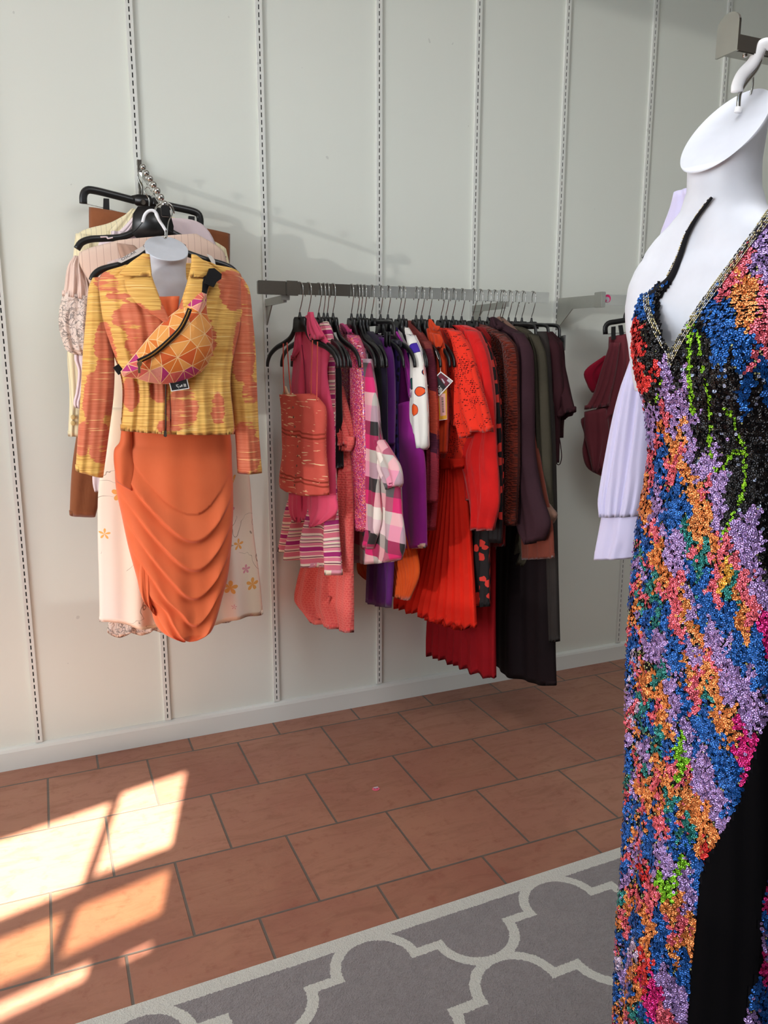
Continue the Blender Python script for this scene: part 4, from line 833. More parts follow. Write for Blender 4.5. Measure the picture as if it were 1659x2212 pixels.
def text_px(s,a,b,hpx,pl,off,mat,par,name='printed_text'):
    cu=bpy.data.curves.new('t','FONT'); cu.body=s; cu.align_x='LEFT'; cu.extrude=.0001; o=bpy.data.objects.new('t',cu); COL.objects.link(o)
    me=bpy.data.meshes.new_from_object(o); bpy.data.objects.remove(o)
    xs=[v.co.x for v in me.vertices]; ys=[v.co.y for v in me.vertices]; w_=max(xs)-min(xs); h0=max(ys)-min(ys)
    A=pl.pt(a[0],a[1],off); B=pl.pt(b[0],b[1],off); ex=(B-A); L=ex.length; ex=ex/L; ey=pl.n.cross(ex); 
    if ey.z<0 and abs(ey.z)>.3: ey=-ey
    hh=(pl.pt(a[0],a[1],off)-pl.pt(a[0],a[1]-hpx,off)).length
    for v in me.vertices: v.co=A+ex*((v.co.x-min(xs))/w_*L)+ey*((v.co.y-min(ys))/h0*hh)+pl.n*(.0002 if v.co.z>0 else 0)
    me.materials.append(mat); o=bpy.data.objects.new(name,me); COL.objects.link(o); adopt(o,par); return o
inkm=plain('printed_ink',(60,56,60),.6)
text_px('OSCAR',(264,563.5),(295,545.5),5.5,Pr,.0018,inkm,rt_); text_px('OS',(311,535),(320,529),5.5,Pr,.0018,inkm,rt_)
bm=BM(); plate_px(bm,[(446,548),(457,553),(464,562),(466,575),(459,572),(453,560)],Pr,.001,.0); tag(mk('care_label',bm,paper_white,None,False),'small white fabric label sticking up beside the right strap of the floral dress','label')
# --- the white mannequin, hung by its hook
def bust_mesh(O,n,s,sc=1.0,tilt=40,fd=1.0,zmax=.74,wd=1.0):
    """hanging half-form: O centre of the neck cut, n facing, s its left-right axis; rows (dz, half width, front, back, shift forward)"""
    rows=[(0,.062,.062,.062,0),(-.012,.061,.060,.062,0),(-.05,.054,.052,.056,-.004),(-.085,.055,.052,.056,-.008),(-.112,.066,.058,.060,-.010),(-.132,.094,.064,.064,-.010),(-.150,.128,.070,.068,-.010),
          (-.170,.158,.076,.072,-.008),(-.195,.182,.084,.076,-.006),(-.225,.195,.092,.080,-.002),(-.26,.198,.104,.082,.0),(-.30,.188,.120,.084,.004),(-.34,.172,.130,.084,.006),(-.38,.160,.128,.082,.004),(-.43,.146,.108,.080,.0),(-.50,.128,.094,.076,0),(-.56,.130,.096,.08,0),(-.66,.155,.104,.09,0),(-.74,.17,.106,.095,0)]
    tn=math.tan(math.radians(tilt)); NU=64
    R=[]; dz=[r[0] for r in rows]
    zs=list(np.linspace(0,.2,22))+list(np.linspace(.21,zmax,34)); bm=BM(); rings=[]
    for z in zs:
        g=[np.interp(z,[-d for d in dz],[r[k] for r in rows]) for k in range(1,5)]
        ring=[]
        for i in range(NU):
            a=2*PI*i/NU; ca,sa=math.cos(a),math.sin(a); p=2.0 if z<.12 else 2.0+.5*min(1,(z-.12)/.1)
            X=math.copysign(abs(ca)**(2/p),ca)*g[0]; Yf=math.copysign(abs(sa)**(2/p),sa)*(g[1] if sa>0 else g[2])+g[3]
            if sa>0 and .26<z<.44:   # bust
                k=math.sin(PI*(z-.26)/.18)**1.3; Yf+=k*(.022 if wd>.85 else .006)*math.exp(-((abs(X)-.075)/.042)**2)-k*.014*math.exp(-(X/.03)**2)
            if z>.10: k_=min(1,(z-.10)/.08)+.75*max(0,min(1,(z-.2)/.12)); Yf*=1+(fd-1)*k_; X*=1+(wd-1)*min(1,k_)
            if sa>0 and .12<z<.2: Yf-=.006*math.exp(-(X/.018)**2)*math.sin(PI*(z-.12)/.08)
            dzt=-tn*Yf*max(0,1-z/.055) if z<.055 else 0
            ring.append(bm.verts.new(O+(s*X+n*Yf+Vector((0,0,-z+dzt)))*sc))
        rings.append(ring)
    for A,B in zip(rings,rings[1:]):
        for i in range(NU): bm.faces.new((A[i],A[(i+1)%NU],B[(i+1)%NU],B[i]))
    f=bm.faces.new(rings[0][::-1]); r=bmesh.ops.inset_region(bm,faces=[f],thickness=.004*sc,depth=0)
    bm.faces.new(rings[-1]); bmesh.ops.recalc_face_normals(bm,faces=bm.faces[:]); return bm
white_form=plain('white_mannequin_plastic',(210,213,222),.42,0,.4)
BY=-.53; PN=WP(BY)
O1=PN.pt(359.5,536); n1=Vector((0,-1,0)); s1=Vector((1,0,0))
t=thing('mannequin_form','white hanging mannequin form wearing the yellow jacket, at the tip of the ball arm','mannequin',O1)
mk('torso',bust_mesh(O1,n1,s1,1.0,34,.72,.50,.9),white_form,t)
PH=WP(BY)
bm=BM(); tube_px(bm,[(357,515),(357,499),(351,488),(341,474),(335,461),(337,449),(345,441),(357,437.5),(368,442),(374,452),(376,461)],PH,.0026,.0,res=50); sphere(bm,PH.pt(357,512),.006,10,6); mk('hook',bm,chrome,t)
bm=BM(); tube_px(bm,[(358,498),(352,488),(343,474),(338,461),(331,455),(321,456),(313,464),(308,480)],PH,.0045,.008,res=40,flat=.7); mk('hanging_clip',bm,white_plastic,t)
# --- orange dress under the jacket
PS=WP(-.50)
def swag(s,v,x):
    if v<.06: return 0
    K=8.4; c_=(2*(s-.56)); q=v*K-K*.25*(1-c_*c_)+.12*math.sin(s*7); f=q-math.floor(q); k=int(math.floor(q))
    if q<1.0: return .004*math.sin(s*20)*v
    r=(f/.86)**1.5 if f<.86 else 1-(f-.86)/.14
    edge=min(1,5*s)*min(1,6*(1-s)); return (.021*r-.006)*edge*min(1,(v-.06)*4)
dress=thing('draped_dress','tangerine dress with a swagged draped skirt, worn by the white mannequin under the jacket','dress',PS.pt(375,925))
mk('skirt',C([((264,905),(494,910)),((261,935),(497,935)),((258,957),(500,965)),((249,968),(500,985)),((248,990),(501,1005)),((250,1050),(503,1050)),((262,1110),(503,1110)),((277,1180),(499,1180)),((296,1250),(490,1250)),((305,1285),(480,1285)),((325,1308),(473,1312)),((331,1335),(462,1345)),((343,1358),(452,1360)),((372,1376),(430,1374)),((392,1382),(408,1381))],PS,T=.085,nu=110,nv=190,folds=(2,.0035,.3),front=swag,seed=3),tang,dress)
mk('side_tuck',C([((262,930),(285,930)),((258,955),(287,960)),((247,970),(286,972)),((246,1000),(292,1010)),((252,1040),(285,1060))],PS,T=.02,off=.05,nu=24,nv=24,folds=(.7,.002,.4)),tang,dress)
mk('side_drape',C([((300,1200),(330,1230)),((300,1240),(330,1270)),((306,1290),(330,1320)),((322,1312),(336,1330))],PS,T=.02,off=.03,nu=16,nv=20,folds=(2,.006,.3)),tang,dress)
mk('bodice',C([((316,642),(388,640)),((322,668),(385,668)),((336,700),(375,705)),((350,760),(368,760))],WP(-.62),T=.016,off=.0,nu=24,nv=16,folds=(1.5,.003,.3),front=lambda s,v,x:-.008*math.exp(-((s-.55)/.12)**2)),tang,dress)
# --- the jacket
jy=-.53; PJ=WP(jy); cxw=PJ.pt(372,750).x
def bulge(s,v,x):
    q=(x-cxw)/.215; b=.105*math.sqrt(max(0,1-q*q)) if abs(q)<1 else 0
    return b*(1-.30*math.exp(-((v-.62)/.2)**2))
def JB(r,**k): return ikattr(C(r,PJ,**k),ikf)
jk=thing('jacket','yellow and coral ikat jacket with notched lapels and a front zip, on the white mannequin','jacket',PJ.pt(372,560))
mk('back_panel',JB([((270,572),(450,568)),((215,598),(520,592)),((222,700),(512,700)),((262,820),(490,820)),((262,915),(492,915))],T=.01,off=-.06,nu=40,folds=(2,.003,.2)),ik,jk)
mk('front_panel',JB([((262,583),(312,566)),((213,602),(318,600)),((213,640),(332,640)),((222,700),(356,700)),((238,750),(358,750)),((257,800),(358,800)),((264,840),(358,840)),((261,885),(357,888)),((256,926),(357,932))],T=.012,nu=40,nv=60,front=lambda s,v,x:bulge(s,v,x)+.004*math.sin(v*26+s*4)*(v*(1-v)),back=lambda s,v,x:-bulge(s,v,x)),ik,jk)
mk('front_panel',JB([((402,564),(452,578)),((396,598),(522,600)),((384,640),(524,640)),((364,700),(516,700)),((358,750),(504,750)),((358,800),(492,800)),((358,840),(490,840)),((359,888),(494,888)),((358,932),(498,934))],T=.012,nu=40,nv=60,front=lambda s,v,x:bulge(s,v,x)+.004*math.sin(v*24+s*4)*(v*(1-v)),back=lambda s,v,x:-bulge(s,v,x)),ik,jk)
SL=dict(T=.052,nu=34,nv=60)
mk('sleeve',ikattr(C([((200,600),(226,600)),((192,618),(232,625)),((186,680),(240,690)),((179,760),(247,770)),((174,850),(246,850)),((168,940),(235,940)),((163,1016),(223,1031))],WP(-.52),folds=(1.5,.004,.4),**SL),ikf),ik,jk)
mk('sleeve',ikattr(C([((505,596),(524,600)),((500,625),(538,625)),((496,680),(545,685)),((492,760),(552,765)),((499,850),(555,850)),((508,940),(559,940)),((513,1022),(565,1020))],WP(-.52),folds=(1.5,.004,.4),seed=4,**SL),ikf),ik,jk)
zf=lambda x:0
def lap(r,off,**k): return ikattr(C(r,PJ,T=.006,off=off,nu=20,nv=26,front=lambda s,v,x:bulge(s,.1,x),back=lambda s,v,x:-bulge(s,.1,x),**k),ikf)
mk('lapel',lap([((262,610),(318,603)),((265,628),(325,625)),((280,652),(335,650)),((308,676),(346,675)),((334,692),(355,695)),((345,701),(358,705))],.02,folds=(1,.001,0)),ik,jk)
mk('collar',lap([((300,556),(314,558)),((272,576),(316,578)),((252,596),(318,596)),((262,602),(318,604))],.026,folds=(1,.001,0)),ik,jk)
mk('lapel',lap([((397,604),(436,612)),((390,630),(438,632)),((383,655),(425,655)),((371,685),(392,685)),((362,708),(368,708))],.02,folds=(1,.001,0)),ik,jk)
mk('collar',lap([((400,558),(412,560)),((400,578),(440,580)),((399,596),(448,592)),((398,606),(424,606))],.026,folds=(1,.001,0)),ik,jk)
zm=plain('dark_zip',(60,44,34),.4,.6)
PZ=WP(jy-.116)
bm=BM(); tube_px(bm,[(358,700),(358,800),(358,932)],PZ,.0022,.002,n=6); mk('zip',bm,zm,jk)
bm=BM(); plate_px(bm,[(354.5,930),(359,930),(360.5,942),(357,944),(353,942)],PZ,.004,.0,0); mk('zip_pull',bm,chrome,jk,False)
# --- bag worn across
PG=WP(jy-.122)
outline=[(426,634),(436,630),(447,635),(446,655),(448,680),(457,705),(460,735),(459,762),(450,785),(436,803),(420,813),(400,822),(376,829),(346,830),(320,826),(296,818),(266,814),(261,803),(275,786),(294,763),(318,733),(345,703),(372,678),(400,658),(414,645)]
inner=[(405,700),(438,722),(420,750),(385,722),(360,745),(378,772),(345,790),(325,768),(410,790),(440,775),(320,800),(362,806),(392,800),(300,795),(428,678),(395,675),(362,705),(336,735),(310,762),(440,650),(410,665),(455,745),(340,760),(282,803),(405,735),(430,800),(300,778)]
bag=thing('belt_bag','orange and pink triangle-patterned belt bag worn across the ikat jacket','bag',PG.pt(380,730))
def bagmesh():
    P2=[PG.uv(PG.pt(x,y)) for x,y in outline+inner]; n=len(outline)
    v2,e,f2,_,_,_=geometry.delaunay_2d_cdt([Vector(p) for p in P2],[(i,(i+1)%n) for i in range(n)],[],1,1e-5)
    bm=BM(); z0=[bm.verts.new((p[0],0,p[1])) for p in v2]; rnd=random.Random(11); cols=[]
    zip_=[PG.uv(PG.pt(x,y)) for x,y in [(409,668),(391,710),(367,734),(331,764),(298,782)]]
    tris=[]
    for q in f2:
        P=[z0[i].co.copy() for i in q]; c=sum(P,Vector())/3; per=[(P[1]-P[2]).length,(P[2]-P[0]).length,(P[0]-P[1]).length]; ic=(P[0]*per[0]+P[1]*per[1]+P[2]*per[2])/sum(per)
        ar=(P[1]-P[0]).cross(P[2]-P[0]).length/2; rr=2*ar/sum(per); k=min(.6,.0009/max(rr,1e-5)); I=[bm.verts.new(p.lerp(ic,k)) for p in P]; tris.append(bm.faces.new(I))
        for a in range(3): bm.faces.new((z0[q[a]],z0[q[(a+1)%3]],I[(a+1)%3],I[a])).material_index=6
    faces=tris
    for f in faces:
        c=f.calc_center_median(); x,y=proj(PG.p0+PG.d*c.x+Vector((0,0,c.z-PG.p0.z)))
        edge=y>800 or x<300 or y<665
        f.material_index=rnd.choice([3,4,5,4,3]) if edge and rnd.random()<.8 else (5 if edge else rnd.choice([0,0,1,1,2,1]))
    bmesh.ops.subdivide_edges(bm,edges=[e for e in bm.edges if e.calc_length()>.008],cuts=3,use_grid_fill=True)
    cx_,cz_=PG.uv(PG.pt(380,745)); 
    outl=[Vector(PG.uv(PG.pt(x,y))) for x,y in outline]
    for v in bm.verts:
        p=Vector((v.co.x,v.co.z)); dm=1e9
        for i in range(n):
            a,b=outl[i],outl[(i+1)%n]; ab_=b-a; tt=max(0,min(1,(p-a).dot(ab_)/ab_.length_squared)); dm=min(dm,(p-a-ab_*tt).length)
        hgt=.055*(1-math.exp(-dm/.028)); P_=Vector((p.x,PG.p0.y-hgt,p.y)); v.co=P_
    bd=[e for e in bm.edges if e.is_boundary]; q=bmesh.ops.extrude_edge_only(bm,edges=bd)
    for g in q['geom']:
        if isinstance(g,bmesh.types.BMVert): g.co.y+=.012
    bmesh.ops.recalc_face_normals(bm,faces=bm.faces[:]); return bm
bmats=[fabric('bag_orange',(226,122,46),rough=.6,wr=.1),fabric('bag_light_orange',(240,164,84),rough=.6,wr=.1),fabric('bag_deep_orange',(212,92,40),rough=.6,wr=.1),fabric('bag_coral',(220,100,88),rough=.6,wr=.1),fabric('bag_magenta',(190,50,120),rough=.6,wr=.1),fabric('bag_rose',(232,150,134),rough=.6,wr=.1),fabric('bag_cream_line',(250,206,150),rough=.6,wr=.1)]
mk('bag_body',bagmesh(),bmats,bag,False)
bm=BM(); tube_px(bm,[(410,667),(404,683),(391,708),(368,733),(331,764),(298,781)],PG,.0068,.052,res=40,flat=.45); z_=mk('zip',bm,fabric('black_zip_tape',(26,20,18)),bag)
bm=BM(); tube_px(bm,[(409,669),(403,685),(390,709),(367,734),(331,765),(299,782)],PG,.002,.0565,res=60,flat=.6); mk('zip_teeth',bm,plain('brass',(196,150,80),.3,1),z_)
bm=BM(); plate_px(bm,[(297,781),(307,780),(306,789),(303,792),(303,806),(298,806),(298,792),(295,786)],PG,.004,.056); mk('zip_pull',bm,plain('brass_pull',(206,176,130),.3,1),z_,False)
bm=BM(); tube_px(bm,[(437,635),(441,618),(447,606),(452,596)],PG,.0125,.0,res=14,flat=.25); tube_px(bm,[(262,806),(256,798),(250,790)],PG,.010,-.02,flat=.25); mk('strap',bm,fabric('black_webbing',(20,18,20)),bag)
bm=BM(); plate_px(bm,[(450,581),(461,580),(477,593),(476,603),(466,610),(460,621),(440,613),(443,598)],PG,.014,.0); mk('buckle',bm,black_plastic,bag,False)
PT=WP(jy-.126)
t=thing('hang_tag','black card tag with white rim and lettering, hanging out below the patterned belt bag','tag',PT.pt(388,835))
bm=BM(); plate_px(bm,[(362,815),(402,808),(409,839.5),(370,846)],PT,.0008,.0); mk('card',bm,paper_white,t,False)
bm=BM(); plate_px(bm,[(364,816),(400.5,810),(407,838),(371.5,843.5)],PT,.0004,.0009); mk('printed_face',bm,dark_print,t,False)
bm=BM()
for k,(x,y,w_,h0) in enumerate([(380,831,2.6,1.5),(383.4,830.6,1.6,1.5),(380.6,833.6,2,1.4),(383,835,3,1.6),(388,833.5,2.4,3),(391.5,831,2.2,4.5),(385,838,2,.8)]): plate_px(bm,[(x,y),(x+w_,y-.3),(x+w_+.2,y+h0-.3),(x+.2,y+h0)],PT,.0003,.0014)
for k in range(4): plate_px(bm,[(396.3+k*1.5,829+.1*k),(397+k*1.5,828.9),(397.7+k*1.5,835.5),(397.1+k*1.5,835.6)],PT,.0003,.0014)
mk('printed_text',bm,paper_white,t,False)
# ================= RIGHT: mannequin in the sequin dress =================
from mathutils.bvhtree import BVHTree
def deep(px,py,k): return CAM+ray(px,py)*k
th=math.radians(12); n2=Vector((-math.cos(th),-math.sin(th),0)); s2=Vector((-math.sin(th),math.cos(th),0))
O2=deep(1566,282,1.22)
t=thing('mannequin_form','large white hanging mannequin form wearing the sequin dress, right edge','mannequin',O2)
bb=bust_mesh(O2,n2,s2,1.0,48,.74,.40,.78); bvh_b=BVHTree.FromBMesh(bb)
mk('torso',bb,white_form,t)
hk=deep(1597,236,1.215); PHk=Plane(hk,d=(.80,-.6))
bm=BM(); tube_px(bm,[(1595,240),(1596,215),(1599,200),(1612,178),(1634,150),(1646,118),(1640,92),(1628,86),(1614,90),(1607,104),(1608,116)],PHk,.0033,.0,res=60,n=12); mk('hook',bm,chrome,t)
bm=BM(); tube_px(bm,[(1594,243),(1597,232)],PHk,.006,.0,n=10); mk('hook_socket',bm,white_plastic,t)
bm=BM(); tube_px(bm,[(1592,198),(1593,184),(1604,160),(1626,136),(1640,110),(1647,98),(1660,95),(1675,104),(1680,118)],PHk,.0088,.006,res=50,flat=.62,n=14); mk('hanging_clip',bm,white_plastic,t)
# chrome rail above
rl=deep(1600,102,1.19); X0=hit(1574,100,(0,rl.y,0),Vector((0,1,0))).x
t=thing('hang_rail','chrome square-section rail with an upturned end plate at the top right','clothes rail',(X0,rl.y,rl.z))
bm=BM(); box(bm,((X0+2.7)/2,rl.y,rl.z),(2.7-X0,.026,.024)); bevel(bm,.0015); mk('bar',bm,chrome,t,False)
bm=BM(); pts=[(-.021,-.014),(.021,-.014),(.021,.026)]+[(.021*math.cos(a),.026+.017*math.sin(a)) for a in np.linspace(.2,PI-.2,9)]+[(-.021,.026)]
v=[bm.verts.new((X0-.004,rl.y+a,rl.z+b)) for a,b in pts]; f=bm.faces.new(v); q=bmesh.ops.extrude_face_region(bm,geom=[f])
for g in q['geom']:
    if isinstance(g,bmesh.types.BMVert): g.co.x+=.004
bmesh.ops.recalc_face_normals(bm,faces=bm.faces[:]); mk('end_plate',bm,chrome,t,False)
bm=BM(); sphere(bm,(X0+.03,rl.y-.004,rl.z-.013),.004,10,6,(1,1,.6)); mk('screw',bm,chrome,t)
bm=BM()
box(bm,(2.68,rl.y/2-.02,rl.z),(.026,-rl.y,.024)); mk('support_arm',bm,chrome,t,False)
# the dress: rings around the form, each widened until its left outline meets the traced one
SIL=[(560,1410),(620,1404),(640,1392),(700,1368),(760,1367),(800,1372),(850,1385),(900,1396),(950,1401),(1000,1400),(1050,1393),(1100,1382),(1150,1374),(1200,1369),(1300,1360),(1400,1354),(1500,1352),(1600,1352),(1700,1350),(1800,1347),(1900,1340),(2000,1332),(2100,1328),(2212,1325),(2400,1320)]
def inpoly(x,y,P):
    c=False; n=len(P); j=n-1
    for i in range(n):
        if (P[i][1]>y)!=(P[j][1]>y) and x<(P[j][0]-P[i][0])*(y-P[i][1])/(P[j][1]-P[i][1])+P[i][0]: c=not c
        j=i
    return c
NA=200; ctr=O2+n2*.012
def ring(z):
    dz=O2.z-z
    if dz<.42: a,b,c_=np.interp(dz,[.2,.26,.30,.34,.38,.42],[.18,.188,.180,.166,.154,.146]),np.interp(dz,[.2,.26,.30,.34,.38,.42],[.09,.112,.140,.150,.142,.122]),.088
    else: a,b,c_=np.interp(dz,[.42,.50,.60,.75,.95,1.2,1.8],[.146,.136,.15,.185,.19,.20,.22]),np.interp(dz,[.42,.5,.6,.75,.95,1.2,1.8],[.122,.106,.112,.13,.15,.17,.2]),np.interp(dz,[.42,.6,.75,1.8],[.088,.09,.12,.16])
    g=min(1,max(0,(dz-.45)/.5)); out=[]
    for i in range(NA):
        an=2*PI*i/NA; ca,sa=math.cos(an),math.sin(an); p=2.3
        X=math.copysign(abs(ca)**(2/p),ca)*a; Y=math.copysign(abs(sa)**(2/p),sa)*(b if sa>0 else c_)
        if sa>0 and .24<dz<.46: Y+=.020*math.sin(PI*(dz-.24)/.22)*math.exp(-((abs(X)-.075)/.05)**2)
        fo=1+g*(.035*math.sin(9*an+1.2+.8*dz)+.02*math.sin(17*an+2.1*dz)+.012*math.sin(31*an-dz))
        out.append((X*fo,Y*fo))
    return out
rows=[]; zs=np.linspace(1.70,.04,330)
for z in zs:
    R_=ring(z); base=Vector((ctr.x,ctr.y,z)); sc=1.0
    dz=O2.z-z; shf=0.
    for it in range(6):
        bs=base+r0*shf; m_,yy=min((proj(bs+s2*(a*sc)+n2*(b*sc)) for a,b in R_),key=lambda q:q[0]); tgt=np.interp(yy,[q[0] for q in SIL],[q[1] for q in SIL])
        cxp=proj(bs)[0]; f_=(cxp-tgt)/(cxp-m_); g_=min(1,max(0,(dz-.20)/.12))
        sc=max(.6,min(1.6,sc*(1+(f_-1)*(1-g_)))); 
        if g_>0: sc=sc+(1.0-sc)*g_*.5; shf+=(tgt-m_)/1400*g_
    rows.append((base,R_,sc,shf))
scs=np.array([r[2] for r in rows]); kk=np.ones(7)/7; scs=np.convolve(np.pad(scs,3,'edge'),kk,'valid'); shs=np.convolve(np.pad(np.array([r[3] for r in rows]),3,'edge'),kk,'valid')
rows=[(r[0]+r0*float(q),r[1],r[2]) for r,q in zip(rows,shs)]
G3=np.zeros((len(zs),NA,3))
for j,(base,R_,_) in enumerate(rows):
    for i,(a,b) in enumerate(R_): G3[j,i]=base+s2*(a*scs[j])+n2*(b*scs[j])
for j,z in enumerate(zs):          # where the form would press through, the cloth lies over it
    if z<1.40: break
    for i in range(NA):
        P=Vector(G3[j,i]); dd=P-CAM; L=dd.length; dd/=L; loc,_,_,ds_=bvh_b.ray_cast(CAM,dd)
        if loc is not None and ds_-.006<L<ds_+.10: G3[j,i]=CAM+dd*(ds_-.006)
CUT1=[(1538,424),(1478,548),(1444,618),(1424,646),(1424,690),(1434,736),(1446,764),(1480,702),(1540,618),(1600,540),(1640,490),(1659,462),(1760,300),(1500,280)]
CUT2=[(1538,424),(1466,545),(1422,608),(1398,634),(1340,650),(1300,640),(1300,280),(1538,280)]
camn=np.array(CAM); 
def P3(A):
    D=A-camn; z=D@np.array(fw); return 829.5+F_PX*(D@np.array(rt))/z,1106-F_PX*(D@np.array(up))/z
PX,PY=P3(G3)
dA=np.roll(G3,-1,1)-np.roll(G3,1,1); dZ=np.gradient(G3,axis=0); NRM=np.cross(dZ,dA); NRM/=np.linalg.norm(NRM,axis=2)[...,None]
outw=G3-np.array([[ [r[0].x,r[0].y,r[0].z] ] for r in rows]); sg=np.sign((NRM*outw).sum(2))[...,None]; NRM*=sg
FACE=((NRM*(camn-G3)).sum(2))>0
def removed(j,i):
    x,y,z=PX[j,i],PY[j,i],zs[j]
    if FACE[j,i]: return (y<780 and (inpoly(x,y,CUT1) or inpoly(x,y,CUT2) or (y<440))) or (y<606 and x<1560) 
    return z>1.30 
bm=BM(); grid=[[bm.verts.new(G3[j,i]) for i in range(NA)] for j in range(len(zs))]
rem=np.array([[removed(j,i) for i in range(NA)] for j in range(len(zs))])
for j in range(len(zs)-1):
    for i in range(NA):
        k=(i+1)%NA
        if int(rem[j,i])+int(rem[j,k])+int(rem[j+1,i])+int(rem[j+1,k])>1: continue
        bm.faces.new((grid[j][i],grid[j][k],grid[j+1][k],grid[j+1][i]))
bmesh.ops.delete(bm,geom=[v for v in bm.verts if not v.link_faces],context='VERTS')
bmesh.ops.recalc_face_normals(bm,faces=bm.faces[:]); bvh_d=BVHTree.FromBMesh(bm)
sq=thing('sequin_dress','long halter dress covered in blue, orange, lilac and pink sequins, nearest the camera','dress',(ctr.x,ctr.y,1.5))
velvet=NT('black_velvet',rough=.95,spec=.05).out((9,8,10)); 
nb=NT('dress_net',rough=.9,spec=.1); netm=nb.out((14,12,16))
body=mk('dress_body',bm,netm,sq)
sol=body.modifiers.new('t','SOLIDIFY'); sol.thickness=.0018; sol.offset=-1
BLK=[(1700,1480),(1659,1545),(1645,1575),(1600,1720),(1560,1800),(1530,1850),(1512,1900),(1508,1960),(1503,2010),(1497,2060),(1492,2120),(1485,2212),(1478,2300),(1605,2300),(1612,2190),(1627,2130),(1648,2080),(1643,2000),(1648,1940),(1659,1900),(1760,1750)]
CC=dict(B=(24,90,170),T=(34,124,120),G=(128,200,36),P=(164,134,196),V=(96,60,150),O=(230,136,72),K=(230,100,116),M=(220,34,124),Y=(232,168,60),D=(18,16,18),R=(224,52,50),S=(196,176,206))
Z2=dict(B=[(1180,220),(1130,330),(1200,430),(1250,350),(1300,500),(1390,560),(1180,540),(1230,650),(1400,700),(1440,640),(1540,760),(1400,880),(1550,880),(640,320),(620,350),(820,1380),(810,1500),(900,1600),(780,1600),(870,1680),(960,1720),(920,1800),(660,1900),(660,2000),(640,2080),(850,1850)],
K=[(1300,120),(1250,190),(1400,50),(1530,430),(1500,520),(1440,690),(1540,600),(1520,200),(840,1120),(760,1350),(740,1450),(930,1400),(870,1480),(860,1560),(740,1500),(1120,1630),(1050,2050),(1230,2010),(770,1950)],
O=[(1380,130),(1420,200),(1360,250),(1440,280),(1380,370),(1450,350),(1350,420),(850,1200),(960,1230),(900,1310),(960,1480),(1010,1560),(690,1600),(700,1550),(690,1700),(680,1780),(1080,1640),(1060,1750),(1100,1850),(1060,1950),(1130,1900),(1200,2050),(1220,2150),(760,2050),(780,2120)],
P=[(1480,60),(1540,120),(1500,10),(850,800),(860,900),(960,960),(880,1000),(820,950),(940,1060),(1030,1150),(1000,1250),(1020,1350),(1060,1450),(1120,1480),(1180,1530),(1210,1600),(1190,1380),(1220,1700),(1210,1800),(740,1080),(740,1200),(900,1150),(790,1680),(780,1750),(850,1950),(930,1950),(900,2050),(1400,1850),(1350,1950),(1450,1900),(1430,2050),(1380,2030),(1480,2120)],
R=[(650,560),(660,720),(720,740),(780,780),(690,830)],T=[(1100,2080),(1060,2130),(990,1980),(1130,2160)],
D=[(1100,560),(950,600),(930,700),(900,820),(1150,900),(1250,800),(1300,950),(1480,1000),(1100,700),(1180,1100),(1250,1250),(1350,1450),(1450,1200),(1500,1500),(1480,1650),(1400,1600),(1320,1650),(1290,1750),(1540,1350),(720,660),(780,700),(700,620),(750,880),(780,960),(1050,900),(1080,1200),(1550,1700),(1560,1900),(1100,1300),(740,600),(700,700)])
Z3=dict(P=[(650,30),(760,50),(1430,100),(1480,250),(1530,430),(1560,300),(330,180),(470,850),(550,950),(600,900),(850,450),(850,560),(1080,700),(1000,830),(900,900),(1120,950),(1200,900),(1180,1050),(1250,1150),(1330,1250),(1400,1150),(1200,1400),(1450,1400),(1560,1400),(1450,1600),(1500,1500),(280,1250),(290,1150),(240,1350),(680,1350),(700,1450),(700,1200),(950,1950),(950,2100),(1050,2150),(420,1800),(400,1900),(360,1650),(850,1700),(850,1850)],
T=[(950,80),(900,150),(490,200),(480,320),(1230,360),(540,600),(380,1350),(420,1400),(540,1200),(980,1390),(1000,1350),(540,1750),(560,1900)],B=[(930,250),(880,150),(1000,180),(1180,480),(310,800),(290,950),(450,450),(600,500),(620,600),(480,600),(650,850),(690,1000),(980,500),(980,640),(1080,540),(1230,600),(1220,700),(1290,850),(1280,980),(1450,850),(1450,1000),(1500,1150),(1520,1280),(1560,1000),(250,1150),(460,1450),(480,1600),(780,1300),(780,1450),(980,1450),(920,1550),(1000,1650),(900,1750),(1150,1800),(1200,1950),(1100,2000),(1250,2050),(1300,2100),(260,1850),(620,1850)],
O=[(600,150),(560,260),(590,310),(320,500),(300,640),(360,680),(790,520),(900,680),(930,760),(1330,480),(1360,650),(1000,1100),(1080,1180),(1000,1260),(1080,1380),(830,1210),(400,1100),(420,1200),(460,1280),(560,1350),(600,1500),(600,1620),(1180,1600),(1230,1700),(1290,1850),(1200,1530),(370,2050),(650,2130),(540,1940)],
K=[(700,250),(700,350),(590,380),(1090,80),(1100,250),(1090,380),(1330,120),(1380,300),(340,300),(340,400),(700,500),(720,650),(1420,480),(1450,600),(1050,1050),(900,1150),(870,1300),(880,1400),(500,1500),(280,1500),(280,1600),(330,1950),(330,2100),(650,2000),(800,2150)],Y=[(1180,220)],G=[(780,1960),(760,2050)],M=[(1560,620),(1560,800),(1320,1750),(1400,1850),(1350,2050),(1300,1900)],D=[(1560,120)])
